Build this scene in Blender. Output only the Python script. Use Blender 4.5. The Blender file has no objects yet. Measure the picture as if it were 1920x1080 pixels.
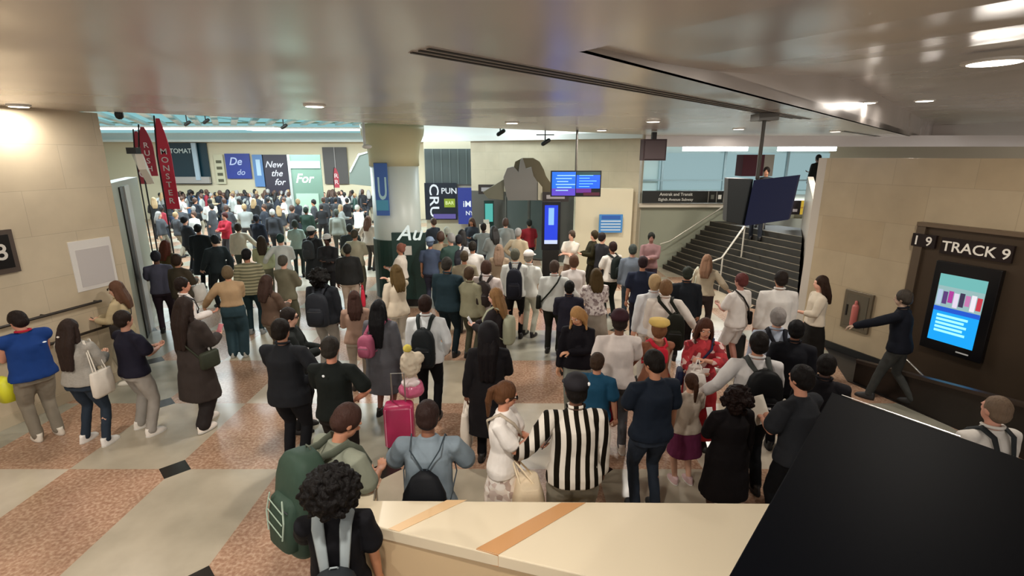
import bpy, math, random
from mathutils import Vector, Matrix
random.seed(7)
sc = bpy.context.scene
COL = sc.collection
# ------------------------------------------------------------------ camera, world, light, exposure
FP = 950.0; PITCH = math.radians(14.5); HC = 3.55
cd = bpy.data.cameras.new('camera'); cam = bpy.data.objects.new('camera', cd); COL.objects.link(cam)
cd.sensor_width = 36; cd.lens = FP/1920*36; cd.clip_end = 200; cd.clip_start = .05
cam.location = (0, 0, HC); cam.rotation_euler = (math.pi/2-PITCH, 0, 0); sc.camera = cam
w = bpy.data.worlds.new('world'); sc.world = w; w.use_nodes = True
w.node_tree.nodes['Background'].inputs[0].default_value = (1.0, .97, .94, 1)
w.node_tree.nodes['Background'].inputs[1].default_value = .8
sc.view_settings.view_transform = 'Standard'; sc.view_settings.look = 'None'
sc.view_settings.gamma = 1; sc.view_settings.use_curve_mapping = False
sc.view_settings.exposure = 0.17
WARM = (1, .93, .84); COOL = (.86, .97, 1.0)
def lamp(loc, size, power, col, sy=None, rot=(0, 0, 0)):
    l = bpy.data.lights.new('lamp_light', 'AREA'); l.energy = power; l.color = col
    if sy: l.shape = 'RECTANGLE'; l.size = size; l.size_y = sy
    else: l.shape = 'DISK'; l.size = size
    o = bpy.data.objects.new('lamp_light', l); COL.objects.link(o); o.location = loc; o.rotation_euler = rot
    return o
# downlights in the low metal ceiling, known ones first, then ones added for light (x, y, z, size, watts)
DOWN = [(-6.35, 6.9, 4.2, .2, 22), (-2.53, 6.87, 4.2, .22, 70), (4.7, 5.33, 4.46, .42, 75), (-4.3, 2.6, 4.2, .24, 90), (-.6, 1.6, 4.2, .24, 90),
        (2.6, 9.8, 4.2, .22, 70), (.0, 10.2, 4.2, .22, 80), (-3.2, -1.2, 4.2, .24, 80), (1.2, -1.6, 4.2, .24, 70), (5.3, 12.4, 4.2, .22, 90), (-7.5, 3.2, 4.2, .24, 40), (2.2, 13.0, 4.2, .22, 90), (8.3, 13.6, 4.2, .22, 80), (7.0, 10.6, 4.6, .3, 35), (8.6, 11.2, 4.7, .3, 30)]  # stair-side lamps added to lift a dim area, coffer-end lamps added for glow
for x, y, z, s, p in DOWN: lamp((x, y, z-.035), s, p, WARM)
HALLLIGHTS = [(-15, 24, 9, 1.2), (-8, 25, 9, 1.2), (-13, 17.5, 8, 1.0), (-6.5, 17.5, 7, 1.0), (-2.5, 21.5, 5, .9), (1.2, 17.1, 4, .4)]
for x, y, L, wd_ in HALLLIGHTS: lamp((x, y, 4.72 if y > 23 else 5.2), L, (75 if y > 17.3 and x < -5 else 28)*L, COOL, wd_)
lamp((7.3, 18.9, 3.7), 2.2, 130, COOL, .5); lamp((10.6, 18.9, 3.7), 1.9, 130, COOL, .5)

# ------------------------------------------------------------------ calibration helpers: pixel -> place
Fv = Vector((0, math.cos(PITCH), -math.sin(PITCH))); Uv = Vector((0, math.sin(PITCH), math.cos(PITCH))); Cv = Vector((0, 0, HC))
def ray(x, y): return Fv + Vector((1, 0, 0))*((x-960)/FP) + Uv*((540-y)/FP)
def G(x, y, z=0.0):
    d = ray(x, y); return Cv + d*((z-HC)/d.z)
def Y_(x, y, Y):
    d = ray(x, y); return Cv + d*(Y/d.y)
def PL(x, y, a, b):
    n = Vector((b[1]-a[1], -(b[0]-a[0]), 0)); d = ray(x, y)
    t = (Vector((a[0], a[1], 0))-Cv).dot(n)/d.dot(n); return Cv + d*t
# ------------------------------------------------------------------ materials
def lin(c):
    if isinstance(c, str):
        c = c.lstrip('#'); c = [int(c[i:i+2], 16)/255 for i in (0, 2, 4)]
        c = [v/12.92 if v <= .04045 else ((v+.055)/1.055)**2.4 for v in c]
    return (c[0], c[1], c[2], 1)
MATS = {}
def nodes(m): m.use_nodes = True; t = m.node_tree; return t, t.nodes['Principled BSDF']
def mat(col, rough=.6, metal=0.0, kind='plain', spec=.5):
    k = (str(col), rough, metal, kind)
    if k in MATS: return MATS[k]
    m = bpy.data.materials.new('%s_%d' % (kind, len(MATS))); MATS[k] = m
    t, b = nodes(m); b.inputs['Roughness'].default_value = rough; b.inputs['Metallic'].default_value = metal
    b.inputs['Specular IOR Level'].default_value = spec
    c = lin(col); b.inputs['Base Color'].default_value = c
    N = t.nodes; L = t.links
    if kind in ('cloth', 'skin', 'hair', 'denim', 'knit'):
        tc = N.new('ShaderNodeTexCoord'); mp = N.new('ShaderNodeMapping'); nz = N.new('ShaderNodeTexNoise')
        L.new(tc.outputs['Object'], mp.inputs[0]); L.new(mp.outputs[0], nz.inputs['Vector'])
        sc_ = {'cloth': (9, 9, 6, .5, .012), 'denim': (14, 14, 8, .6, .012), 'knit': (40, 40, 70, .5, .006), 'skin': (20, 20, 20, .15, .002), 'hair': (70, 70, 9, .8, .012)}[kind]
        mp.inputs['Scale'].default_value = sc_[:3]; nz.inputs['Scale'].default_value = 1; nz.inputs['Detail'].default_value = 4
        bp = N.new('ShaderNodeBump'); bp.inputs['Strength'].default_value = sc_[3]; bp.inputs['Distance'].default_value = sc_[4]
        L.new(nz.outputs['Fac'], bp.inputs['Height']); L.new(bp.outputs[0], b.inputs['Normal'])
        mx = N.new('ShaderNodeMixRGB'); mx.blend_type = 'MULTIPLY'; mx.inputs[0].default_value = .35 if kind != 'skin' else .12
        mx.inputs[1].default_value = c; L.new(nz.outputs['Fac'], mx.inputs[2])
        g = N.new('ShaderNodeMixRGB'); g.blend_type = 'ADD'; g.inputs[0].default_value = 1; L.new(mx.outputs[0], g.inputs[1]); g.inputs[2].default_value = [v*.12 for v in c[:3]]+[1]
        L.new(g.outputs[0], b.inputs['Base Color'])
        if kind == 'skin': b.inputs['Roughness'].default_value = .5
        if kind in ('cloth', 'denim', 'knit'): b.inputs['Specular IOR Level'].default_value = .15
        if kind == 'hair': b.inputs['Specular IOR Level'].default_value = .12
    if kind == 'marble' or kind == 'marble_dim':
        tc = N.new('ShaderNodeTexCoord'); br = N.new('ShaderNodeTexBrick'); nz = N.new('ShaderNodeTexNoise'); mx = N.new('ShaderNodeMixRGB')
        mp = N.new('ShaderNodeMapping'); L.new(tc.outputs['UV'], mp.inputs[0]); L.new(mp.outputs[0], br.inputs['Vector'])
        br.inputs['Scale'].default_value = 1; br.inputs['Brick Width'].default_value = 1.15; br.inputs['Row Height'].default_value = .62; br.inputs['Mortar Size'].default_value = .003
        br.inputs['Color1'].default_value = c; br.inputs['Color2'].default_value = [c[0]*.93, c[1]*.9, c[2]*.86, 1]; br.inputs['Mortar'].default_value = [v*.7 for v in c[:3]]+[1]
        L.new(tc.outputs['Object'], nz.inputs['Vector']); nz.inputs['Scale'].default_value = 2.2; nz.inputs['Detail'].default_value = 6
        mx.blend_type = 'MULTIPLY'; mx.inputs[0].default_value = .3; L.new(br.outputs['Color'], mx.inputs[1]); L.new(nz.outputs['Fac'], mx.inputs[2]); L.new(mx.outputs[0], b.inputs['Base Color'])
    return m
def emit(col, s=1.0, kind='screen'):
    k = (str(col), s, kind)
    if k in MATS: return MATS[k]
    m = bpy.data.materials.new('glow_%d' % len(MATS)); MATS[k] = m
    t, b = nodes(m); b.inputs['Base Color'].default_value = (.02, .02, .02, 1); b.inputs['Emission Color'].default_value = lin(col); b.inputs['Emission Strength'].default_value = s
    b.inputs['Roughness'].default_value = .5; b.inputs['Specular IOR Level'].default_value = .08
    return m
def m_floor():
    m = bpy.data.materials.new('terrazzo_floor'); t, b = nodes(m); N = t.nodes; L = t.links
    geo = N.new('ShaderNodeNewGeometry'); sep = N.new('ShaderNodeSeparateXYZ'); L.new(geo.outputs['Position'], sep.inputs[0])
    def M(op, a, bb=None):
        n = N.new('ShaderNodeMath'); n.operation = op
        for i, v in enumerate((a, bb)):
            if v is None: continue
            if isinstance(v, (int, float)): n.inputs[i].default_value = v
            else: L.new(v, n.inputs[i])
        return n.outputs[0]
    u = M('DIVIDE', M('ADD', sep.outputs['X'], 3.96), 1.24); v = M('DIVIDE', M('SUBTRACT', sep.outputs['Y'], 5.23), 1.64)
    par = M('FLOORED_MODULO', M('ADD', M('FLOOR', u), M('FLOOR', v)), 2.0)
    ru = M('ROUND', u); rv = M('ROUND', v)
    par2 = M('FLOORED_MODULO', M('ADD', ru, rv), 2.0)
    du = M('MULTIPLY', M('ABSOLUTE', M('SUBTRACT', u, ru)), 1.24); dv = M('MULTIPLY', M('ABSOLUTE', M('SUBTRACT', v, rv)), 1.64)
    blk = M('MULTIPLY', M('LESS_THAN', M('ADD', du, dv), .19), M('LESS_THAN', par2, .5))
    hsh = N.new('ShaderNodeTexWhiteNoise'); cb = N.new('ShaderNodeCombineXYZ'); L.new(M('FLOOR', u), cb.inputs[0]); L.new(M('FLOOR', v), cb.inputs[1]); L.new(cb.outputs[0], hsh.inputs['Vector'])
    def ramp(fac, stops, interp='LINEAR'):
        r = N.new('ShaderNodeValToRGB'); r.color_ramp.interpolation = interp
        while len(r.color_ramp.elements) < len(stops): r.color_ramp.elements.new(.5)
        for e, (p_, c_) in zip(r.color_ramp.elements, stops): e.position = p_; e.color = lin(c_)
        L.new(fac, r.inputs[0]); return r.outputs[0]
    pale = ramp(hsh.outputs['Value'], [(0, '#aca28f'), (.3, '#bbb09e'), (.55, '#9c998a'), (.8, '#b5a993')], 'CONSTANT')
    pink = ramp(hsh.outputs['Value'], [(0, '#a07d66'), (.5, '#aa866d'), (1, '#917863')])
    nz = N.new('ShaderNodeTexNoise'); L.new(geo.outputs['Position'], nz.inputs['Vector']); nz.inputs['Scale'].default_value = 28; nz.inputs['Detail'].default_value = 3
    spk = ramp(nz.outputs['Fac'], [(.36, '#8f6a55'), (.5, '#ab8a72'), (.64, '#ccb097')])
    n2 = N.new('ShaderNodeTexNoise'); L.new(geo.outputs['Position'], n2.inputs['Vector']); n2.inputs['Scale'].default_value = 1.3; n2.inputs['Detail'].default_value = 5
    def mix(f, a, c_, mode='MIX'):
        n = N.new('ShaderNodeMixRGB'); n.blend_type = mode
        if isinstance(f, (int, float)): n.inputs[0].default_value = f
        else: L.new(f, n.inputs[0])
        for i, v_ in ((1, a), (2, c_)):
            if isinstance(v_, str): n.inputs[i].default_value = lin(v_)
            else: L.new(v_, n.inputs[i])
        return n.outputs[0]
    pk = mix(.55, pink, spk); c0 = mix(par, pk, pale)
    grime = ramp(n2.outputs['Fac'], [(.3, '#b9b9b4'), (.65, '#ffffff')])
    c1 = mix(.6, c0, grime, 'MULTIPLY'); c2 = mix(blk, c1, '#1c1712')
    L.new(c2, b.inputs['Base Color']); b.inputs['Roughness'].default_value = .24
    return m
def m_ceiling():
    m = bpy.data.materials.new('satin_metal_ceiling'); t, b = nodes(m); N = t.nodes; L = t.links
    b.inputs['Base Color'].default_value = lin('#d8d0cb'); b.inputs['Metallic'].default_value = .5; b.inputs['Roughness'].default_value = .27
    geo = N.new('ShaderNodeNewGeometry'); nz = N.new('ShaderNodeTexNoise'); L.new(geo.outputs['Position'], nz.inputs['Vector']); nz.inputs['Scale'].default_value = .5; nz.inputs['Detail'].default_value = 1
    bp = N.new('ShaderNodeBump'); bp.inputs['Strength'].default_value = .35; bp.inputs['Distance'].default_value = .25; L.new(nz.outputs['Fac'], bp.inputs['Height']); L.new(bp.outputs[0], b.inputs['Normal'])
    return m
def m_stripe(name, c1, c2, freq, axis='X', warp=.3, duty=.0):
    m = bpy.data.materials.new(name); t, b = nodes(m); N = t.nodes; L = t.links
    tc = N.new('ShaderNodeTexCoord'); wv = N.new('ShaderNodeTexWave'); wv.bands_direction = axis
    L.new(tc.outputs['Object'], wv.inputs['Vector']); wv.inputs['Scale'].default_value = freq; wv.inputs['Distortion'].default_value = warp*5; wv.inputs['Detail'].default_value = 0
    wv.inputs['Detail Scale'].default_value = .6
    r = N.new('ShaderNodeValToRGB'); r.color_ramp.interpolation = 'CONSTANT'; r.color_ramp.elements[1].position = .5+duty
    r.color_ramp.elements[0].color = lin(c1); r.color_ramp.elements[1].color = lin(c2); L.new(wv.outputs['Fac'], r.inputs[0]); L.new(r.outputs[0], b.inputs['Base Color'])
    b.inputs['Roughness'].default_value = .8; b.inputs['Specular IOR Level'].default_value = .1
    return m
def m_blotch(name, cols, scale):
    m = bpy.data.materials.new(name); t, b = nodes(m); N = t.nodes; L = t.links
    tc = N.new('ShaderNodeTexCoord'); nz = N.new('ShaderNodeTexVoronoi'); nz.inputs['Scale'].default_value = scale; L.new(tc.outputs['Object'], nz.inputs['Vector'])
    sp = N.new('ShaderNodeSeparateColor'); L.new(nz.outputs['Color'], sp.inputs[0])
    r = N.new('ShaderNodeValToRGB'); r.color_ramp.interpolation = 'CONSTANT'
    while len(r.color_ramp.elements) < len(cols): r.color_ramp.elements.new(.5)
    for i, (e, c) in enumerate(zip(r.color_ramp.elements, cols)): e.position = i/len(cols); e.color = lin(c)
    L.new(sp.outputs[0], r.inputs[0]); L.new(r.outputs[0], b.inputs['Base Color']); b.inputs['Roughness'].default_value = .8
    return m
# ------------------------------------------------------------------ mesh builder
class MB:
    def __init__(s): s.v = []; s.f = []
    def add(s, vs, fs):
        o = len(s.v); s.v += [tuple(p) for p in vs]; s.f += [tuple(i+o for i in q) for q in fs]; return s
    def box(s, c, size, rot=0.0, M=None):
        hx, hy, hz = size[0]/2, size[1]/2, size[2]/2; ca, sa = math.cos(rot), math.sin(rot); vs = []
        for x, y, z in ((-1,-1,-1),(1,-1,-1),(1,1,-1),(-1,1,-1),(-1,-1,1),(1,-1,1),(1,1,1),(-1,1,1)):
            X, Y = x*hx, y*hy; p = Vector((c[0]+X*ca-Y*sa, c[1]+X*sa+Y*ca, c[2]+z*hz)); vs.append(M @ p if M else p)
        return s.add(vs, [(0,3,2,1),(4,5,6,7),(0,1,5,4),(1,2,6,5),(2,3,7,6),(3,0,4,7)])
    def prism(s, pts, th):
        n = len(pts); th = Vector(th); P = [Vector(p) for p in pts]
        return s.add(P+[p+th for p in P], [tuple(range(n))[::-1], tuple(range(n, 2*n))]+[(i, (i+1) % n, (i+1) % n+n, i+n) for i in range(n)])
    def ring_loft(s, rings):
        """rings: list of equal-length vertex lists"""
        n = len(rings[0]); vs = [p for r in rings for p in r]; fs = []
        for k in range(len(rings)-1):
            for i in range(n):
                j = (i+1) % n; fs.append((k*n+i, k*n+j, (k+1)*n+j, (k+1)*n+i))
        fs.append(tuple(range(n))[::-1]); fs.append(tuple(range((len(rings)-1)*n, len(rings)*n)))
        return s.add(vs, fs)
    def ell(s, c, r, M=None, n=12, m=8):
        c = Vector(c); rings = []
        for k in range(m+1):
            a = -math.pi/2+math.pi*k/m; cr = max(math.cos(a), .03); z = math.sin(a); R = []
            for i in range(n):
                t = 2*math.pi*i/n; p = Vector((r[0]*cr*math.cos(t), r[1]*cr*math.sin(t), r[2]*z)); R.append(c+(M @ p if M else p))
            rings.append(R)
        return s.ring_loft(rings)
    def tube(s, pts, rad, n=10, flat=1.0, up=None, cap=True):
        P = [Vector(p) for p in pts]; rad = list(rad) if hasattr(rad, '__len__') else [rad]*len(P)
        if cap:   # rounded ends
            d0 = (P[0]-P[1]).normalized(); d1 = (P[-1]-P[-2]).normalized()
            P = [P[0]+d0*rad[0]*.9, P[0]+d0*rad[0]*.55] + P + [P[-1]+d1*rad[-1]*.55, P[-1]+d1*rad[-1]*.9]
            rad = [rad[0]*.35, rad[0]*.82]+rad+[rad[-1]*.82, rad[-1]*.35]
        rings = []; prev = None
        for i, p in enumerate(P):
            d = (P[min(i+1, len(P)-1)]-P[max(i-1, 0)]).normalized()
            if prev is None:
                a = Vector(up) if up else (Vector((0, 1, 0)) if abs(d.y) < .9 else Vector((1, 0, 0)))
            else: a = prev
            a = (a-d*a.dot(d)); a = a.normalized() if a.length > 1e-6 else d.orthogonal().normalized(); prev = a; b = d.cross(a)
            rings.append([p+(a*math.cos(2*math.pi*k/n)*flat+b*math.sin(2*math.pi*k/n))*rad[i] for k in range(n)])
        return s.ring_loft(rings)
    def stack(s, rows, T=None, n=24, e=2.5):
        """rows (z, rx, ry, cx, cy) superellipse"""
        rings = []
        for row in rows:
            z, rx, ry = row[:3]; cx = row[3] if len(row) > 3 else 0; cy = row[4] if len(row) > 4 else 0; R = []
            for i in range(n):
                t = 2*math.pi*i/n; c, q = math.cos(t), math.sin(t)
                p = Vector((cx+rx*math.copysign(abs(c)**(2/e), c), cy+ry*math.copysign(abs(q)**(2/e), q), z)); R.append(T(p) if T else p)
            rings.append(R)
        return s.ring_loft(rings)
    def obj(s, name, m, parent=None, smooth=False, bevel=0, uv=None):
        me = bpy.data.meshes.new(name); me.from_pydata(s.v, [], s.f); me.update()
        if m: me.materials.append(m)
        if smooth:
            for p in me.polygons: p.use_smooth = True
        if uv:   # uv = (dir, ) wall mapping: along horizontal dir and z
            L = me.uv_layers.new(name='u'); d = Vector(uv)
            for li, lp in enumerate(me.loops):
                co = me.vertices[lp.vertex_index].co; L.data[li].uv = (co.dot(d), co.z)
        o = bpy.data.objects.new(name, me); COL.objects.link(o)
        if parent: o.parent = parent
        if bevel:
            b = o.modifiers.new('b', 'BEVEL'); b.width = bevel; b.segments = 2; b.limit_method = 'ANGLE'
        return o
JOBS = []
def blob(mb, name, m, parent, vox, noise=0.0, nsize=.12, extra=None, smooth=3):
    """fuse the builder's shells into one continuous surface (baked in one pass below)"""
    o = mb.obj(name, m, parent)
    r = o.modifiers.new('r', 'REMESH'); r.mode = 'VOXEL'; r.voxel_size = vox; r.use_smooth_shade = True
    if smooth: q = o.modifiers.new('s', 'SMOOTH'); q.factor = .6; q.iterations = smooth
    if noise:
        t = bpy.data.textures.get('folds_%.2f' % nsize) or bpy.data.textures.new('folds_%.2f' % nsize, 'CLOUDS'); t.noise_scale = nsize; t.noise_depth = 1
        d = o.modifiers.new('d', 'DISPLACE'); d.texture = t; d.strength = noise; d.mid_level = .5
    JOBS.append((o, extra)); return o
def bake():
    dg = bpy.context.evaluated_depsgraph_get(); dg.update(); res = []
    for o, ex in JOBS: res.append(bpy.data.meshes.new_from_object(o.evaluated_get(dg)))
    for (o, ex), me in zip(JOBS, res):
        if ex and ex.v:
            vs = [tuple(v.co) for v in me.vertices]; k = len(vs); fs = [tuple(p.vertices) for p in me.polygons]
            m2 = bpy.data.meshes.new(o.name); m2.from_pydata(vs+ex.v, [], fs+[tuple(i+k for i in q) for q in ex.f]); m2.update()
            for mt in me.materials: m2.materials.append(mt)
            for p in m2.polygons: p.use_smooth = True
            me = m2
        o.modifiers.clear(); o.data = me
    JOBS.clear()
def tag(o, label=None, cat=None, group=None, kind=None):
    if label: o['label'] = label
    if cat: o['category'] = cat
    if group: o['group'] = group
    if kind: o['kind'] = kind
    return o
def thing(name, label, cat, loc=(0, 0, 0), rz=0.0, group=None, scale=1.0):
    o = bpy.data.objects.new(name, None); COL.objects.link(o); o.location = loc; o.rotation_euler = (0, 0, rz); o.scale = (scale,)*3; o.empty_display_size = .1
    return tag(o, label, cat, group)
def struct(mb, name, m, **k): return tag(mb.obj(name, m, **k), kind='structure')
def text(s, size, M, m, name='lettering', parent=None, ext=.002, shear=0.0, align='CENTER', xs=1.0, space=1.0):
    c = bpy.data.curves.new(name, 'FONT'); c.body = s; c.size = size; c.extrude = ext; c.align_x = align; c.align_y = 'CENTER'; c.shear = shear; c.space_character = space
    c.resolution_u = 3; c.offset = size*.012
    o = bpy.data.objects.new(name, c); COL.objects.link(o); dg = bpy.context.evaluated_depsgraph_get(); dg.update()
    me = bpy.data.meshes.new_from_object(o.evaluated_get(dg)); bpy.data.objects.remove(o); me.name = name
    me.materials.clear(); me.materials.append(m); n = bpy.data.objects.new(name, me); COL.objects.link(n)
    n.matrix_world = M @ Matrix.Diagonal((xs, 1, 1, 1))
    if parent: pm = parent.matrix_world.copy() if False else Matrix.LocRotScale(parent.location, parent.rotation_euler, parent.scale); n.parent = parent; n.matrix_local = pm.inverted() @ M @ Matrix.Diagonal((xs, 1, 1, 1))
    return n
def facing(loc, nrm, roll=0.0):
    """matrix for a flat thing standing upright whose front faces nrm (horizontal)"""
    n = Vector((nrm[0], nrm[1], nrm[2] if len(nrm) > 2 else 0)).normalized(); x = Vector((0, 0, 1)).cross(n).normalized(); z = n.cross(x)
    R = Matrix((x, z, n)).transposed().to_4x4(); return Matrix.Translation(loc) @ R @ Matrix.Rotation(roll, 4, 'Z')

# ================================================================== SETTING
MFLOOR = m_floor(); MCEIL = m_ceiling()
CREAM = mat('#d3c5ab', .3, 0, 'marble'); CREAM2 = mat('#b5a386', .32, 0, 'marble_dim')  # CREAM2 is the same marble, its colour darkened for the dimly lit right wall
DARK = mat('#141312', .45); BLACK = mat('#08080b', .28); METAL = mat('#a9a9a6', .3, .9); WHITE = mat('#e8e6e0', .5); BRONZE = mat('#4a3d30', .38, .5); GREYP = mat('#8a8d84', .4)
struct(MB().prism([(-34, -6, -.2), (22, -6, -.2), (22, 46, -.2), (-34, 46, -.2)], (0, 0, .2)), 'floor', MFLOOR)
# low metal ceiling, with a raised coffer on the right
cA = Vector((.47, 3.47, 4.2)); du = Vector((.674, .739, 0)); dv = Vector((.587, -.81, 0))
cB = cA+du*26; cD = cA+dv*9; cC = cB+dv*9
LC = 26.0
zc = 4.2
far1 = Vector((-5.9, 7.8, zc)); far2 = Vector((3.95, 15.8, zc))
mb = MB()
def slab(pts, z0=zc, th=.12): mb.prism([(p[0], p[1], z0) for p in pts], (0, 0, th))
slab([(-12, -6), (-12, 7.75), far1, cA]); slab([far1, far2, cB, cA]); slab([far2, (3.95, 17.0), (30, 30), (30, cB.y+6), cB]); slab([(-12, -6), cA, cD, (cD.x, -6)])
slab([cB, (30, cB.y+6), (30, cC.y), cC])
struct(mb, 'ceiling', MCEIL)
mb = MB(); NC = 26
def chh(f): x = min(1, f*26/9.0); return zc+.03+.62*x*x*(3-2*x)
for k in range(NC):
    p, q = cA.lerp(cB, k/NC), cA.lerp(cB, (k+1)/NC); r_, t_ = cD.lerp(cC, (k+1)/NC), cD.lerp(cC, k/NC); h0, h1 = chh(k/NC), chh((k+1)/NC)
    mb.prism([(p.x, p.y, h0), (q.x, q.y, h1), (r_.x, r_.y, h1), (t_.x, t_.y, h0)], (0, 0, .06))
    for u0, u1 in ((p, q), (t_, r_)): mb.prism([(u0.x, u0.y, zc), (u1.x, u1.y, zc), (u1.x, u1.y, h1+.04), (u0.x, u0.y, h0+.04)], (-.04, .04, 0))
mb.prism([(cB.x, cB.y, zc), (cC.x, cC.y, zc), (cC.x, cC.y, 5), (cB.x, cB.y, 5)], (.05, .05, 0))
struct(mb, 'ceiling_coffer', MCEIL)
# fascia of the low ceiling towards the high hall
mb = MB(); mb.prism([(far1.x, far1.y, zc), (far2.x, far2.y, zc), (far2.x, far2.y, 5.5), (far1.x, far1.y, 5.5)], (-.1, .12, 0)); mb.prism([(-12, 7.75, zc), (far1.x, far1.y, zc), (far1.x, far1.y, 5.5), (-12, 7.75, 5.5)], (0, .12, 0))
struct(mb, 'trim_ceiling_fascia', MCEIL)
# left wall
lw0 = (-6.35, 8.18); lwd = Vector((.24, .971, 0)); LA = Vector((lw0[0], lw0[1], 0)); LB = LA-lwd*13
mb = MB(); mb.prism([LB, LA, LA+Vector((0, 0, 4.2)), LB+Vector((0, 0, 4.2))], (-.35, .085, 0)); struct(mb, 'wall_left', CREAM, uv=lwd)
mb = MB(); mb.prism([LB+Vector((.005, 0, 0)), LA+Vector((.005, 0, 0)), LA+Vector((.005, 0, .16)), LB+Vector((.005, 0, .16))], (.03, -.007, 0)); struct(mb, 'baseboard_left', mat('#b9ab92', .4))
# return wall beyond the corner
R0 = Vector((-6.62, 8.3, 0)); R1 = Vector((-8.75, 12.1, 0))
mb = MB(); mb.prism([R0, R1, R1+Vector((0, 0, 3.1)), R0+Vector((0, 0, 3.1))], (-.2, -.1, 0)); struct(mb, 'wall_left_return', mat('#9a9d8d', .35))
mb = MB(); a = R0.lerp(R1, .45); b = R0.lerp(R1, .58); mb.prism([a, b, b+Vector((0, 0, 3.0)), a+Vector((0, 0, 3.0))], (.04, .022, 0)); struct(mb, 'trim_metal_jamb', mat('#c2c2bf', .35, .4))
mb = MB(); a = R0.lerp(R1, .36); b = R0.lerp(R1, .44); mb.prism([a, b, b+Vector((0, 0, 3.0)), a+Vector((0, 0, 3.0))], (.02, .011, 0)); struct(mb, 'trim_dark_reveal', DARK)
# right wall beside the staircase
rd = Vector((.356, -.934, 0)); RW0 = Vector((5.86, 9.72, 0)); RN = Vector((.934, .356, 0)); RF = -RN
mb = MB(); e = RW0+rd*9.5
mb.prism([RW0, e, e+Vector((0, 0, 3.53)), RW0+Vector((0, 0, 3.53))], RN*.45); struct(mb, 'wall_right', CREAM2, uv=rd)
mb = MB(); mb.prism([RW0+RF*.012, e+RF*.012, e+RF*.012+Vector((0, 0, .14)), RW0+RF*.012+Vector((0, 0, .14))], RF*.03); struct(mb, 'dark_base_strip_right', DARK)  # dark strip along the foot of the right wall
# high hall: far wall, roof
mb = MB(); mb.prism([(-34, 30, 0), (6, 30, 0), (6, 30, 5.5), (-34, 30, 5.5)], (0, .3, 0)); struct(mb, 'wall_far', mat('#d2c6a8', .5))
mb = MB(); mb.prism([(-34, 7.6, 5.45), (6, 7.6, 5.45), (6, 30.2, 5.45), (-34, 30.2, 5.45)], (0, 0, .1)); struct(mb, 'ceiling_hall', mat('#9cc4c8', .4))
mb = MB(); [mb.box((-19+9.2*k, 22, 5.41), (8.6, 14, .03)) for k in range(3)]; struct(mb, 'window_1', emit('#8ec9ce', .75))
mb = MB(); mb.prism([(-34, 14, 0), (-34, 30, 0), (-34, 30, 5.5), (-34, 14, 5.5)], (-.3, 0, 0)); struct(mb, 'wall_hall_left', mat('#b9ab8c', .5))
mb = MB()
for k in range(26):
    x = -24+k*.95; mb.box((x, 22.5, 5.28), (.28, 15, .12), rot=.5)
struct(mb, 'trim_roof_slats', mat('#dfe9ea', .4))
mb = MB(); mb.box((-14, 29.93, 5.12), (38, .05, .5)); struct(mb, 'added_glow_band', emit('#9ccfd4', .7))  # glowing teal band added on the far wall above the cornice
mb = MB(); mb.box((-14, 29.75, 4.62), (40, .5, .45)); mb.box((-14, 29.4, 4.42), (40, .35, .12)); struct(mb, 'trim_far_cornice', mat('#e2e3de', .45))
for k, (x, y, L, wd_) in enumerate(HALLLIGHTS):
    t = thing('ceiling_light', ['long white light panel deep in the hall, at far left', 'long white light panel deep in the hall, left of the column', 'long white light panel nearer the low ceiling, above the red flags', 'white light panel nearer the low ceiling, left of the column', 'white light panel right of the column head', 'small white light strip above the sculpture'][k], 'ceiling light', (x, y, 4.78 if y > 23 else 5.3))
    MB().box((0, 0, .06), (L+.12, wd_+.12, .07)).obj('frame', WHITE, t); MB().box((0, 0, .012), (L, wd_, .03)).obj('diffuser', emit('#f2fbff', 5.0), t)
# central facade
FA = Vector((3.95, 16.1, 0)); FB = Vector((-1.5, 19.05, 0)); FD = (FB-FA).normalized(); FN = Vector((-FD.y, FD.x, 0)); FN = FN if FN.y < 0 else -FN
def facade(pxs, th=.06, back=0.0):
    mb = MB(); pts = [PL(x, y, FA, FB)+FN*back for x, y in pxs]; mb.prism(pts, FN*th); return mb
doorh = 2.35
mb = MB(); u_ = FD; L_ = (FB-FA).length
def fpt(s, z): return FA+FD*s+Vector((0, 0, z))
mb.prism([fpt(0, doorh), fpt(L_, doorh), fpt(L_, 4.25), fpt(0, 4.25)], -FN*.4)
mb.prism([fpt(0, 0), fpt(1.95, 0), fpt(1.95, doorh), fpt(0, doorh)], -FN*.4)
struct(mb, 'wall_center', mat('#cabfa6', .4, 0, 'marble'), uv=FD)
mb = MB(); mb.prism([fpt(-.05, 4.25), fpt(L_+2.5, 4.25), fpt(L_+2.5, 5.45), fpt(-.05, 5.45)], -FN*.3); mb.prism([fpt(-.05, 4.1), fpt(L_+3, 4.1), fpt(L_+3, 4.28), fpt(-.05, 4.28)], FN*.12); struct(mb, 'trim_center_cornice', mat('#d5d6d0', .4))
mb = MB(); mb.prism([fpt(1.95, 0), fpt(L_, 0), fpt(L_, doorh), fpt(1.95, doorh)], -FN*2.6); struct(mb, 'wall_center_recess', mat('#4d4b45', .5))
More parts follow.
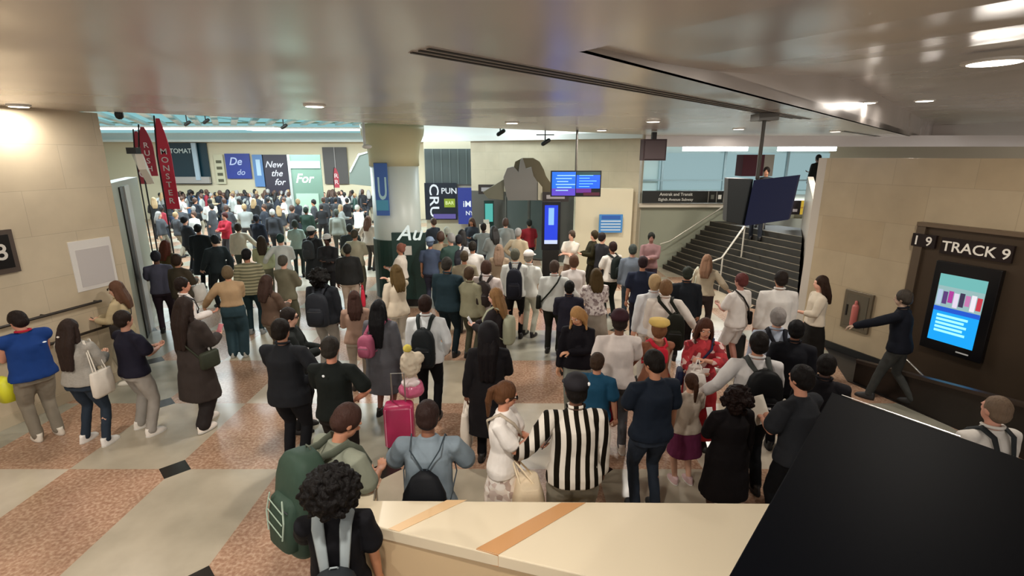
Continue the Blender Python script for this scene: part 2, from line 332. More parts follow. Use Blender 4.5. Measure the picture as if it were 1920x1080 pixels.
# make the recess a shallow dark vestibule with glass doors in front
for k, (a, b) in enumerate(((2.85, 3.75), (3.78, 4.68))):
    t = thing('glass_door', ['right leaf of the glass doors under the sculpture', 'left leaf of the glass doors under the sculpture'][k], 'door', fpt((a+b)/2, 0)+FN*.1, math.atan2(FD.y, FD.x))
    W2 = (b-a)/2
    f = MB(); [f.box((sx*W2, 0, 1.1), (.05, .05, 2.2)) for sx in (-1, 1)]; [f.box((0, 0, z), (2*W2, .05, .06)) for z in (.06, 2.2)]; f.obj('frame', mat('#6c6e68', .3, .7), t)
    g = mat('#8a9a98', .08, 0, 'plain'); MB().box((0, 0, 1.13), (2*W2-.05, .012, 2.1)).obj('pane', mat('#4c5552', .12), t); MB().box((W2*.8, .05, 1.05), (.03, .04, .4)).obj('handle', METAL, t)
# upper hall above the stair
mb = MB(); mb.prism([(3.95, 16.45, 0), (14.5, 16.45, 0), (14.5, 16.45, 2.0), (3.95, 16.45, 2.0)], (0, .25, 0)); struct(mb, 'wall_landing', mat('#8f9382', .3))
mb = MB(); mb.box((9.2, 16.5, 2.06), (10.6, .45, .13)); struct(mb, 'trim_landing_ledge', mat('#cfc7b6', .4))
mb = MB(); mb.prism([(3.95, 16.6, 1.9), (18, 16.6, 1.9), (18, 26, 1.9), (3.95, 26, 1.9)], (0, 0, .1)); struct(mb, 'floor_upper', mat('#9a978a', .4))
mb = MB(); mb.prism([(3.9, 22, 2), (13.3, 22, 2), (13.3, 22, 4.2), (3.9, 22, 4.2)], (0, .2, 0)); struct(mb, 'wall_upper', mat('#b9cfd0', .3))
mb = MB(); mb.box((9.9, 21.93, 2.95), (7.4, .04, 1.5)); struct(mb, 'window_2', emit('#a8c8cc', .62))
mb = MB(); mb.prism([(4.15, 16.4, 0), (4.15, 22, 0), (4.15, 22, 4.2), (4.15, 16.4, 4.2)], (-.25, 0, 0)); struct(mb, 'wall_upper_left', mat('#a5a08e', .4))
mb = MB(); mb.box((10.8, 17.2, 4.05), (13.6, .3, .35)); struct(mb, 'trim_upper_soffit', MCEIL)
for k, (x, wd_) in enumerate(((7.3, 2.2), (10.6, 1.9))):
    t = thing('ceiling_light', ['bright strip light over the stair, left of the hanging display', 'bright strip light over the stair, right of the hanging display', 'short strip light beside the dark speaker box'][k], 'ceiling light', (x, 18.9, 3.86))
    MB().box((0, 0, .12), (wd_+.1, .5, .08)).obj('frame', WHITE, t); MB().box((0, 0, 0), (wd_, .42, .2)).obj('diffuser', emit('#f0fcff', 6.0), t)
mb = MB()
for x in (6.3, 8.9, 11.5): mb.box((x, 21.8, 3.1), (.09, .1, 2.1))
mb.box((9.5, 21.8, 2.6), (10, .08, .06)); struct(mb, 'trim_upper_mullions', mat('#7d8e92', .4, .5))
mb = MB(); mb.prism([(13.3, 21.9, 0), (45, 21.9, 0), (45, 21.9, 4.4), (13.3, 21.9, 4.4)], (0, .3, 0)); mb.prism([(29.9, 4, 0), (29.9, 22, 0), (29.9, 22, 4.4), (29.9, 4, 4.4)], (.2, 0, 0)); struct(mb, 'wall_back_right', mat('#b3a892', .5))
# staircase
Bl = Vector((4.95, 16.3, 0)); Br = Vector((6.3, 10.75, 0)); Tl = Vector((6.5, 16.3, 0)); Tr = Vector((7.6, 13.2, 0)); NS = 11; RH = 1.55/NS
st = thing('staircase', 'dark staircase climbing away behind the crowd, right of the cream pillar', 'staircase', (6.0, 13, 0)); so = Vector((6.0, 13, 0))
mb = MB(); ms = MB()
for k in range(NS):
    a = Bl.lerp(Tl, k/NS); b = Br.lerp(Tr, k/NS); c = Tr+(Tr-Br)*.6; d = Tl+(Tl-Bl)*.6+Vector((0, .0, 0)); d.y = 16.3
    a.y = 16.3
    mb.prism([p-so+Vector((0, 0, k*RH)) for p in (a, b, c, d)], (0, 0, RH))
    a2 = Bl.lerp(Tl, (k+.16)/NS); a2.y = 16.3; b2 = Br.lerp(Tr, (k+.16)/NS)
    ms.prism([p-so+Vector((0, 0, (k+1)*RH)) for p in (a, b, b2, a2)], (0, 0, .006))
mb.obj('steps', mat('#26231d', .6), st); ms.obj('nosing', mat('#857c6a', .5), st)
tag(st, None, None)
def rail(name, label, pts, r, m, posts=(), brackets=()):
    p0 = Vector(pts[0]); p0.z = 0; t = thing(name, label, 'handrail', p0); MB().tube([Vector(p)-p0 for p in pts], r, n=10).obj('rail', m, t, smooth=True)
    for p in posts: MB().tube([Vector(p[0])-p0, Vector(p[1])-p0], r*.8, n=8).obj('post', m, t, smooth=True)
    return t
rail('handrail', 'pale handrail on the grey wall left of the stair', [(4.75, 16.05, .85), (5.05, 16.05, .95), (6.95, 16.05, 2.25)], .022, mat('#c9c6b8', .3, .4), posts=[((5.3, 16.2, 1.05), (5.3, 16.05, 1.1)), ((6.5, 16.2, 1.9), (6.5, 16.05, 1.95))])
m0 = Bl.lerp(Br, .52); m1 = Tl.lerp(Tr, .6)
rail('handrail', 'bright steel handrail running down the middle of the stair', [m0+Vector((-.35, -.1, .82)), m0+Vector((0, 0, .92)), m1+Vector((0, 0, 2.5)), m1+Vector((.35, .3, 2.5))], .028, mat('#d6d3c8', .25, .5), posts=[(m0+Vector((.02, 0, 0)), m0+Vector((.02, 0, .92))), (m0.lerp(m1, .5)+Vector((0, 0, .7)), m0.lerp(m1, .5)+Vector((0, 0, 1.7))), (m1+Vector((0, 0, 1.5)), m1+Vector((0, 0, 2.5)))])
mb = MB(); a = Br+Vector((.0, -.35, 0)); b = Tr+(Tr-Br)*.7; mb.prism([a, b, b+Vector((0, 0, 3.0)), a+Vector((0, 0, 2.2))], (.12, -.08, 0)); struct(mb, 'wall_stair_right', mat('#b5aca0', .35))
mb = MB(); mb.prism([RW0+Vector((-.06, .16, 0)), RW0+Vector((.06, -.1, 0)), RW0+Vector((.06, -.1, 3.53)), RW0+Vector((-.06, .16, 3.53))], (.42, .2, 0)); struct(mb, 'trim_stair_jamb', mat('#b7aea2', .35))
mb = MB(); mb.box((9.6, 16.2, 1.2), (3.6, .08, .9)); struct(mb, 'trim_landing_panel', mat('#9fa79f', .25))

# ================================================================== FIXED THINGS
for k, (x, y, z, s, p) in enumerate(DOWN):
    lab = {0: 'round downlight in the metal ceiling above the left marble wall', 1: 'round downlight in the metal ceiling near its edge to the high hall', 2: 'large oval looking downlight in the raised coffer at top right'}
    if k in (3, 4, 7, 8, 10): pass
    t = thing('downlight', lab.get(k, 'small round downlight added in the metal ceiling for more light'), 'ceiling light', (x, y, z-.02), group='added round downlights' if k > 2 else None)
    mb = MB(); n = 24
    mb.ring_loft([[Vector((math.cos(2*math.pi*i/n)*r, math.sin(2*math.pi*i/n)*r, h)) for i in range(n)] for r, h in ((s*.62, .018), (s*.62, .0), (s*.5, -.008), (s*.5, .018))]); mb.obj('trim_ring', WHITE, t)
    MB().ring_loft([[Vector((math.cos(2*math.pi*i/n)*s*.5, math.sin(2*math.pi*i/n)*s*.5, h)) for i in range(n)] for h in (-.01, .012)]).obj('diffuser', emit('#fff3df', 7.0), t)
# slot diffusers in the ceiling
def slots(p, q, offs, label):
    p = Vector(p); q = Vector(q); d = (q-p).normalized(); nn = Vector((-d.y, d.x, 0)); t = thing('slot_diffuser', label, 'air vent', (p.x, p.y, 4.19)); L = (q-p).length
    for k, o in enumerate(offs):
        a = nn*o; mb = MB(); mb.prism([a, a+nn*.03, a+nn*.03+d*(L-k*.2), a+d*(L-k*.2)], (0, 0, .02)); mb.obj('slot', mat('#2b2724', .6), t)
    mb = MB(); mb.prism([-nn*.03, nn*(offs[-1]+.05), nn*(offs[-1]+.05)+d*L, -nn*.03+d*L], (0, 0, .012)); mb.v = [(x, y, z+.006) for x, y, z in mb.v]; mb.obj('frame', mat('#b0a9a4', .35, .3), t)
slots(G(805, 92, 4.19), G(1520, 224, 4.19), (0, .085, .17), 'long triple slot air vent running across the metal ceiling')
slots(G(1585, 246, 4.19), G(1745, 270, 4.19), (0, .09), 'short slot air vent in the ceiling above the right wall')
t = thing('sprinkler', 'small dark sprinkler cap by the left end of the ceiling edge', 'sprinkler', G(223, 213, 4.198)); MB().tube([(0, 0, 0), (0, 0, -.03)], .06, n=12).obj('cap', DARK, t); MB().tube([(0, 0, -.03), (0, 0, -.05)], .02, n=8).obj('nozzle', METAL, t)
t = thing('security_camera', 'pale wedge shaped camera housing on the marble corner', 'camera', Vector((-6.2, 8.62, 3.35))); MB().prism([(0, 0, .25), (-.28, .3, .25), (-.1, .3, -.25), (.0, .02, 0)], (.06, .1, 0)).obj('housing', mat('#d8d4c8', .4), t); MB().box((-.05, .05, .3), (.16, .12, .1)).obj('bracket', DARK, t)
# left wall fittings
def onwall(pxs, a, b, n, th, back=0.0): return [PL(x, y, a, b)+Vector(n)*back for x, y in pxs]
LN = Vector((.971, -.24, 0)); LAt = (LA.x, LA.y); LBt = (LB.x, LB.y)
def quadbox(t, name, pts, n, th, m, bevel=0):
    mb = MB(); mb.prism([p-t.location for p in pts], Vector(n)*th); return mb.obj(name, m, t, bevel=bevel)
def rectpts(a, b, z0, z1): return [Vector((a.x, a.y, z0)), Vector((b.x, b.y, z0)), Vector((b.x, b.y, z1)), Vector((a.x, a.y, z1))]
a = PL(133, 490, LAt, LBt); b = PL(213, 490, LAt, LBt)
t = thing('notice_board', 'large blank pale grey poster taped to the left marble wall', 'poster', Vector(((a.x+b.x)/2, (a.y+b.y)/2, 1.57))); quadbox(t, 'backing', rectpts(a, b, 1.57, 2.33), LN, .015, mat('#d8d5d0', .4)); a2 = a.lerp(b, .12); b2 = a.lerp(b, .93); quadbox(t, 'sheet', rectpts(a2, b2, 1.63, 2.2), LN, .02, mat('#bdb8b6', .5))
a = PL(-60, 470, LAt, LBt); b = PL(26, 470, LAt, LBt)
t = thing('wall_sign', 'dark framed sign cut by the left picture edge', 'sign', Vector(((a.x+b.x)/2, (a.y+b.y)/2, 2.05))); quadbox(t, 'frame', rectpts(a, b, 2.05, 2.62), LN, .05, mat('#4a3f38', .4)); quadbox(t, 'face', rectpts(a.lerp(b, .06), b.lerp(a, .12), 2.12, 2.56), LN, .056, BLACK)
a2 = a.lerp(b, .62); text('8', .3, facing(Vector((a2.x, a2.y, 2.33))+LN*.06, LN), mat('#d0ccc4', .5), parent=t)
for z, xa, xb, lab in ((1.38, -60, 186, 'upper dark handrail along the left marble wall'), (.96, -60, 200, 'lower dark handrail along the left marble wall')):
    y_ = 590 if z > 1 else 625; a = PL(xa, y_, LAt, LBt)+LN*.09; b = PL(xb, y_, LAt, LBt)+LN*.09; a.z = b.z = z
    rail('handrail', lab, [a, b], .02, mat('#241d16', .4), posts=[(b.lerp(a, f)+Vector((0, 0, 0)), b.lerp(a, f)-LN*.09) for f in (.02, .5)])
# right wall: extinguisher cabinet, track signs, screen
RWa = (RW0.x, RW0.y); RWb = (e.x, e.y)
def R(x, y, back=0.0): return PL(x, y, RWa, RWb)+RF*back
def rrect(x0, x1, y, z0, z1, back=0.0):
    a = R(x0, y, back); b = R(x1, y, back); return rectpts(a, b, z0, z1)
c = R(1608, 585); t = thing('extinguisher_cabinet', 'recessed metal fire extinguisher cabinet on the right wall', 'cabinet', (c.x, c.y, .5))
quadbox(t, 'frame', rrect(1582, 1636, 585, .5, 1.22), RF, .05, mat('#6e6555', .35, .5), bevel=.006); quadbox(t, 'door', rrect(1588, 1629, 585, .56, 1.16), RF, .058, mat('#5b564a', .15, .2))
mb = MB(); cc = R(1608, 585, .075); cc.z = 0; mb.tube([cc-t.location+Vector((0, 0, .62)), cc-t.location+Vector((0, 0, .95))], .055, n=14); mb.tube([cc-t.location+Vector((0, 0, .95)), cc-t.location+Vector((0, 0, 1.04))], .025, n=8); mb.obj('extinguisher', mat('#b06058', .4), t, smooth=True)
quadbox(t, 'handle', rrect(1590, 1592, 585, .75, .95), RF, .075, DARK)
c = R(1800, 560); gate = thing('track_gate', 'dark bronze track gate surround on the right wall', 'gate', (c.x, c.y, 0))
quadbox(gate, 'panel', rrect(1706, 2050, 560, 0, 2.5), RF, .06, BRONZE); quadbox(gate, 'cornice', rrect(1700, 2060, 560, 2.5, 2.56), RF, .12, mat('#6b5a48', .4, .4)); quadbox(gate, 'jamb', rrect(1700, 1716, 560, 0, 2.5), RF, .1, mat('#5d4f40', .4, .4))
def sign_r(x0, x1, z0, z1, s, size, label, xs=1.0, tx=None):
    a = R(x0, 460); b = R(x1, 460); c = (a+b)/2; t = thing('track_sign', label, 'sign', (c.x, c.y, z0)); quadbox(t, 'plate', rrect(x0, x1, 460, z0, z1, .061), RF, .05, mat('#1a0f0e', .3))
    text(s, size, facing(Vector((c.x, c.y, (z0+z1)/2-.01))+RF*.115, RF), mat('#e6e0d4', .5), parent=t, xs=xs)
sign_r(1716, 1761, 2.18, 2.38, 'I  9', .2, 'small dark sign with a white 9, left of the long track sign', .95)
sign_r(1772, 1912, 2.13, 2.37, 'TRACK 9', .21, 'long dark sign reading TRACK 9 above the lit screen')
a = R(1748, 580); b = R(1872, 580); c = (a+b)/2; t = thing('display_screen', 'bright advertising screen under the TRACK 9 sign', 'screen', (c.x, c.y, .62))
quadbox(t, 'bezel', rrect(1748, 1874, 580, .64, 2.02, .061), RF, .09, BLACK, bevel=.008)
def rin(f0, f1): return a.lerp(b, f0), a.lerp(b, f1)
def scr(f0, f1, z0, z1, m, back=.153, name='screen_area'):
    p, q = rin(f0, f1); p = p+RF*back; q = q+RF*back; quadbox(t, name, rectpts(p, q, z0, z1), RF, .004, m)
scr(.12, .86, .8, 1.32, emit('#0aa0f0', 1.0)); scr(.12, .86, 1.32, 1.84, emit('#9fc4c4', .8)); scr(.12, .86, 1.66, 1.84, emit('#7fd0cc', .7), .155)
cols = ['#b6c8e0', '#5a3a78', '#b03a9a', '#e6d8ee', '#3a3050', '#c87ab0', '#f0eaf2', '#c83848']
for k in range(8): p0 = .14+k*.09; scr(p0, p0+.075, 1.36+.03*(k % 3), 1.6-.02*(k % 2), emit(cols[k], .9), .158, 'screen_area')
scr(.12, .86, 1.27, 1.34, emit('#1a58d0', .9), .156)
for k in range(5): scr(.2, .7-.05*(k % 2), 1.19-k*.06, 1.225-k*.06, emit('#9ff4ff', 1.1), .158, 'text_line')
scr(.62, .82, .7, .72, mat('#c9c9c9', .4), .152, 'logo_strip')
# balustrade of the stair down to the track
p1 = G(1600, 715); p2 = G(1760, 800); p3 = G(2010, 900)
c = p1.lerp(p2, .5); t = thing('balustrade', 'dark bronze balustrade in front of the track gate', 'balustrade', c)
quadbox(t, 'panel', [p1, p3, p3+Vector((0, 0, .72)), p1+Vector((0, 0, .35))], (-.03, -.03, 0), 1, mat('#2a2420', .3, .4)); quadbox(t, 'cap_rail', [p1+Vector((0, 0, .35)), p3+Vector((0, 0, .72)), p3+Vector((0, 0, .77)), p1+Vector((0, 0, .40))], (-.06, -.06, 0), 1, mat('#3f3630', .3, .5))
mb = MB(); mb.prism([RW0+rd*.6+RF*.06, p1+Vector((-.1, 0, 0)), p3, e+RF*.06-Vector((0, 0, 0))], (0, 0, .012)); struct(mb, 'dark_stairwell_slab', mat('#1d1915', .4))  # flat dark slab, its colour stands in for the shaded stair opening
rail('handrail', 'thin steel handrail sloping down below the lit screen', [R(1738, 665, .5), R(1800, 705, .7), R(1870, 765, .9)], .014, mat('#9a948c', .25, .7), posts=[(R(1800, 705, .7), R(1800, 705, .7)-Vector((0, 0, .5)))])
# parapet in the foreground
zp = 1.15
top = [G(672, 893, zp), G(705, 890, zp), G(700, 938, zp), G(1440, 944, zp)+Vector((.18, 0, 0)), Vector((1.62, 2.2, zp)), G(1100, 1080, zp), G(715, 990, zp), G(652, 968, zp)]
pt = thing('stone_parapet', 'cream marble parapet with a tan stripe in the foreground', 'parapet', (.3, 2.8, 0)); po = Vector((.3, 2.8, 0))
mb = MB(); mb.prism([(p-po) - Vector((0, 0, .09)) for p in top], (0, 0, .09)); mb.obj('cap_stone', mat('#d0c3a9', .28), pt, bevel=.008)
cen = sum((p for p in top), Vector())/len(top)
low = [Vector((cen.x+(p.x-cen.x)*.985, cen.y+(p.y-cen.y)*.93, 0))-po for p in top]; mb = MB(); mb.prism(low, (0, 0, zp-.09)); mb.obj('wall_block', mat('#c2aa86', .35), pt)
a, b, c2, d = G(893, 1029, zp), G(935, 1040, zp), G(1098, 943, zp), G(1052, 943, zp)
mb = MB(); mb.prism([p-po+Vector((0, 0, .0008)) for p in (a, b, c2, d)], (0, 0, .0022)); mb.obj('stripe', mat('#b98a5c', .3), pt)
nf = Vector((-.28, -.96, 0)).normalized()
mb = MB(); mb.prism([p-po+nf*.002 for p in (a-Vector((0, 0, .088)), b-Vector((0, 0, .088)), b, a)], nf*.004); mb.obj('stripe', mat('#b07d4d', .35), pt)
a, b, c2, d = G(728, 992, zp), G(748, 997, zp), G(875, 938, zp), G(838, 938, zp)
mb = MB(); mb.prism([p-po+Vector((0, 0, .0008)) for p in (a, b, c2, d)], (0, 0, .0022)); mb.obj('stripe', mat('#cfae84', .3), pt)
# black cabinet at the right
zb = 2.0; c0 = G(1560, 735, zb); c1 = G(1365, 1082, zb); c3 = G(1925, 863, zb); c1 = c0+(c1-c0)*1.25; c3 = c0+(c3-c0)*1.3; c4 = c1+(c3-c0)
t = thing('display_cabinet', 'big glossy black cabinet top filling the lower right corner', 'cabinet', (c0.x, c0.y, 0))
mb = MB(); mb.prism([p-t.location-Vector((0, 0, .12)) for p in (c0, c1, c4, c3)], (0, 0, .12)); mb.obj('top', mat('#05060a', .5, 0, 'plain', .02), t, bevel=.006)
cc = (c0+c4)/2; mb = MB(); mb.prism([Vector((cc.x+(p.x-cc.x)*.93, cc.y+(p.y-cc.y)*.93, 0))-t.location for p in (c0, c1, c4, c3)], (0, 0, 1.88)); mb.obj('cabinet_body', mat('#0b0b0e', .4), t)
mb = MB(); mb.tube([c0.lerp(c3, .05)-t.location+Vector((0, 0, .004)), c0.lerp(c3, .55)-t.location+Vector((0, 0, .004))], .003, n=6); mb.obj('edge_trim_or_glint', mat('#e8e6e0', .2, .6), t)  # bright line modelled in place of the highlight along the cabinet edge

# column
CX, CY = -2.98, 13.2
t = thing('round_column', 'wide round column with flared cream capital, pale lower shaft', 'column', (CX, CY, 0))
def lathe(rows, n=32): return MB().ring_loft([[Vector((r*math.cos(2*math.pi*i/n), r*math.sin(2*math.pi*i/n), z)) for i in range(n)] for r, z in rows])
lathe([(.60, 0), (.60, 3.35)]).obj('shaft', mat('#d4ddd6', .35), t, smooth=True)
lathe([(.62, 3.33), (.62, 3.55), (.66, 3.85), (.76, 4.08), (.78, 4.2), (.78, 4.32)]).obj('capital', mat('#d6cfa6', .4), t, smooth=True); lathe([(.64, 0), (.64, 1.52)]).obj('base_wrap', mat('#1c3a33', .4), t)
mb = MB(); mb.box((CX, CY, 4.9), (.9, .9, 1.1)); struct(mb, 'trim_column_head', mat('#c9c8c2', .4))
def board(name, label, cat, px, Y, m, th=.06, frame=None):
    """flat sign between two pixel corners at depth Y, facing the camera side"""
    x0, y0, x1, y1 = px; a = Y_(x0, y0, Y); b = Y_(x1, y1, Y); z1, z0 = a.z, b.z; a = Y_(x0, (y0+y1)/2, Y); b = Y_(x1, (y0+y1)/2, Y)
    t = thing(name, label, cat, ((a.x+b.x)/2, Y, z0)); MB().box((0, 0, (z1-z0)/2), (b.x-a.x, th, z1-z0)).obj('panel', m, t)
    if name in ('kiosk', 'totem', 'glass_case') and z0 > .05: MB().box((0, 0, -z0/2), ((b.x-a.x)*.9, th*1.5, z0)).obj('base', DARK, t)
    return t, b.x-a.x, z1-z0
def btext(t, s, size, dx, dz, m, th=.06, shear=0, roll=0, xs=1): return text(s, size, facing(t.location+Vector((dx, -th/2-.004, dz)), (0, -1)) @ Matrix.Rotation(roll, 4, 'Z'), m, parent=t, shear=shear, xs=xs)
LW = emit('#e6f0f4', .9); 
t, W, H_ = board('banner', 'blue banner with a large pale U beside the column', 'banner', (704, 306, 728, 404), 12.4, mat('#3f69b5', .5)); btext(t, 'U', .75, .02, H_*.5, mat('#b5dfe6', .5), xs=.45); MB().box((0, -.035, H_*.2), (W*.95, .01, .25)).obj('stripe', mat('#4f9fc0', .5), t); MB().tube([(-W/2, 0, H_), (W/2, 0, H_)], .015, n=8).obj('rod', METAL, t)
t, W, H_ = board('kiosk', 'dark green kiosk counter in front of the column with white script Au', 'kiosk', (738, 436, 800, 560), 12.0, mat('#223f3a', .4), th=.1); btext(t, 'Au', .5, .02, H_-.02, emit('#e6efe6', .8), th=.1, shear=.35); btext(t, '', .1, 0, 0, WHITE) if False else None
MB().box((-.02, -.07, H_-.42), (.18, .02, .22)).obj('notice', mat('#dcdad2', .5), t)
# far shops behind the left crowd
t, W, H_ = board('shop_facade', 'dark teal shop front with pale letters, behind the red flags', 'shop', (303, 268, 392, 345), 29.9, mat('#12303a', .3)); btext(t, 'TOMATO', .36, 0, H_-.45, mat('#cdd4d0', .5)); MB().box((0, -.1, H_*.1), (W, .2, H_*.16)).obj('counter', mat('#a79f98', .5), t); MB().box((.75, -.2, H_*.55), (.25, .1, H_*.9)).obj('post', mat('#aab9c4', .4), t)
t, W, H_ = board('poster', 'blue poster with white script above the far crowd', 'poster', (424, 288, 470, 335), 29.9, mat('#2f3f8f', .4)); btext(t, 'De', .6, -.15, H_*.68, mat('#c3cff2', .5), shear=.3); btext(t, 'do', .45, .1, H_*.25, mat('#aeb9d8', .5), shear=.3)
t, W, H_ = board('poster', 'narrow cream vertical banner left of the blue poster', 'poster', (404, 290, 421, 345), 29.9, mat('#c9c2a4', .5)); [MB().box((0, -.04, .2+k*.35), (W*.6, .01, .16)).obj('mark', mat('#57543f', .5), t) for k in range(4)]
t, W, H_ = board('poster', 'light blue narrow banner between the two script posters', 'poster', (476, 290, 496, 350), 29.9, mat('#5f86b8', .4)); MB().box((0, -.04, H_*.6), (W*.4, .01, H_*.5)).obj('mark', mat('#b9d2e6', .5), t)
t, W, H_ = board('poster', 'dark plum poster with large white script letters', 'poster', (497, 290, 543, 392), 29.9, mat('#3b3743', .4))
for k, (s_, dz) in enumerate((('New', .82), ('the', .66), ('for', .5))): btext(t, s_, .5, -.1+.12*k, H_*dz, mat('#e6e2ea', .5), shear=.35)
t, W, H_ = board('glass_case', 'tall grey green glazed case with white script For', 'display case', (546, 290, 606, 420), 26, mat('#5d7568', .25)); btext(t, 'For', .62, -.1, H_*.66, mat('#dfe6da', .5), shear=.3); MB().box((0, -.05, H_*.86), (W*.96, .03, H_*.1)).obj('header', mat('#9db0ac', .3), t); MB().box((0, -.05, H_*.25), (W*.7, .03, H_*.4)).obj('pane', mat('#8aa392', .2), t); MB().box((-W*.47, -.05, H_*.5), (.12, .05, H_)).obj('frame', mat('#a9b0ac', .3, .5), t)
t, W, H_ = board('wall_panel', 'dark taupe panel above the far crowd, left of the pendant', 'panel', (607, 276, 652, 345), 29.9, mat('#4c4744', .5)); MB().box((0, -.05, H_*.5), (.05, .04, H_)).obj('mullion', mat('#8d8784', .5), t)
t, W, H_ = board('menu_board', 'tall dark grey panel right of the column', 'panel', (797, 279, 896, 346), 21.95, mat('#4d5656', .35)); [MB().box((-W/2+.35*k, -.04, H_/2), (.04, .03, H_)).obj('batten', mat('#626d6c', .4), t) for k in range(1, 6)]
t, W, H_ = board('shop_sign', 'dark shop sign with tall white upright letters right of the column', 'sign', (797, 343, 857, 412), 21.85, mat('#1d2430', .3)); btext(t, 'CRU', .55, -W*.22, H_*.52, LW, roll=-math.pi/2, xs=1.3); btext(t, 'PUN', .34, W*.26, H_*.78, LW); MB().box((W*.27, -.04, H_*.46), (.46, .02, .36)).obj('lit_panel', emit('#a9c43a', .6), t); btext(t, 'BAR', .2, W*.27, H_*.46, mat('#e8f0b0', .5), th=.1); MB().box((W*.1, -.05, .15), (W*.7, .03, .2)).obj('shelf_light', emit('#7468b8', .6), t)
t, W, H_ = board('shop_sign', 'violet blue lit sign with white marks beside the menu board', 'sign', (859, 352, 893, 420), 21.8, emit('#3f4fb0', .55)); btext(t, 'iM', .36, 0, H_*.55, LW); btext(t, 'NY', .25, .1, H_*.3, LW)
t, W, H_ = board('totem', 'teal lit totem screen left of the glass doors', 'screen', (908, 376, 926, 432), 18.4, mat('#20403c', .3)); MB().box((0, -.04, H_*.6), (W*.8, .02, H_*.6)).obj('screen_area', emit('#5fc9bd', .7), t); MB().box((-.1, -.05, H_*.2), (W*.6, .02, H_*.35)).obj('sheet', mat('#dad5c6', .5), t)
for k, (px, s_) in enumerate((((897, 346, 934, 364), 'EXIT'), ((1017, 360, 1066, 378), 'Exit 8'))):
    t, W, H_ = board('door_sign', ['small dark sign box above the left end of the doors', 'small dark sign box just under the departure screens'][k], 'sign', px, [18.3, 15.9][k], mat('#3a3230', .4)); MB().box((0, -.04, H_/2), (W*.7, .02, H_*.4)).obj('text_line', mat('#b5aeb0', .5), t)
a = Y_(795, 300, 22); mb = MB(); mb.prism([(a.x, 22.0, 0), (-1.5, 22.0, 0), (-1.5, 22.0, 5.45), (a.x, 22.0, 5.45)], (0, .25, 0)); struct(mb, 'wall_shops', mat('#b7b09a', .5))
# sculpture over the doors
def outline(name, label, cat, polys, Y):
    t = thing(name, label, cat, Y_(polys[0][1][0][0], polys[0][1][0][1], Y))
    for nm, pts, dy, th, m in polys:
        mb = MB(); P_ = [Y_(x, y, Y) for x, y in pts]; mb.prism([Vector((p.x, Y+dy, p.z))-t.location for p in P_], (0, th, 0)); mb.obj(nm, m, t, bevel=.01)
    return t
outline('wall_sculpture', 'grey winged relief with a painted arched arch over the glass doors', 'sculpture', [
    ('shadow', [(962, 318), (966, 303), (980, 296), (1000, 296), (1012, 303), (1020, 318), (1024, 330), (1034, 345), (1044, 358), (1044, 368), (1000, 372), (965, 340)], .1, .12, mat('#6d6146', .5)),  # brown shape paints the shadow of an arch behind the figure
    ('figure', [(951, 315), (962, 312), (972, 322), (976, 300), (980, 297), (986, 316), (996, 313), (1000, 330), (1010, 345), (1016, 352), (1016, 375), (952, 375), (948, 335), (930, 344), (936, 358), (952, 375), (948, 375), (905, 362), (935, 340), (945, 330)][:12]+[(952, 375), (946, 350), (944, 332)], -.16, .2, mat('#86827d', .45)),
    ('wing', [(946, 335), (944, 375), (915, 372), (905, 360), (930, 345)], -.05, .14, mat('#7e7a68', .5)),
    ('blade', [(1008, 340), (1016, 350), (1017, 375), (1008, 374)], -.22, .1, mat('#cfc6ae', .5))], 16.2)
# departure screens on a pole
t = thing('departure_screen', 'pair of bright blue departure screens hanging from a pole', 'screen', (1.65, 13.4, 2.6))
W = 1.17; MB().box((0, 0, .28), (1.3, .12, .66)).obj('casing', BLACK, t); MB().tube([(0, 0, .6), (0, 0, 1.62)], .03, n=10).obj('pole', mat('#3e3a33', .4), t)
def dscr(x0, x1, z0, z1, m, nm='screen_area', back=.062): MB().box(((x0+x1)/2, -back, (z0+z1)/2), (x1-x0, .006, z1-z0)).obj(nm, m, t)
dscr(-.62, -.01, .16, .58, emit('#1f6fe0', 1.1)); dscr(.01, .62, .16, .5, emit('#0a5ff5', 1.1)); dscr(.01, .62, .5, .58, emit('#0f4a4c', .8)); dscr(-.62, -.01, -.02, .16, emit('#6a50e0', .8)); dscr(.01, .4, .05, .16, emit('#7f2fa0', .7)); dscr(.2, .62, -.02, .06, emit('#6a2038', .6))
for k in range(6): dscr(-.52+.03*(k % 2), -.2+.09*(k % 3), .1+k*.075, .125+k*.075, emit('#a8dcff', 1.0), 'text_line', .067)
for k in range(5): dscr(.08, .35+.09*(k % 3), .2+k*.07, .22+k*.07, emit('#7fd0ff', 1.0), 'text_line', .067)
# blue totem screen by the doors
t, W, H_ = board('totem', 'tall blue totem screen in front of the cream pillar', 'screen', (1016, 378, 1050, 468), 15.0, mat('#14141c', .3), th=.12); MB().box((0, -.065, H_*.53), (W*.72, .012, H_*.8)).obj('screen_area', emit('#1f3fd8', 1.0), t); MB().box((0, -.073, H_*.7), (W*.3, .012, H_*.35)).obj('logo_mark', emit('#8fc0ff', 1.0), t); MB().box((0, -.073, H_*.17), (W*.72, .012, H_*.08)).obj('text_line', emit('#c9d4ff', 1.0), t)
t, W, H_ = board('notice_board', 'light blue information notice on the cream pillar', 'notice', (1123, 402, 1167, 436), 15.75, mat('#4a8fd0', .4), th=.03); [MB().box((0, -.02, H_*(.15+.16*k)), (W*.84, .01, H_*.07)).obj('text_line', mat('#cfe2f4', .5), t) for k in range(4)]; MB().box((0, -.018, H_*.84), (W*.8, .01, H_*.2)).obj('header', mat('#2e62b8', .5), t)
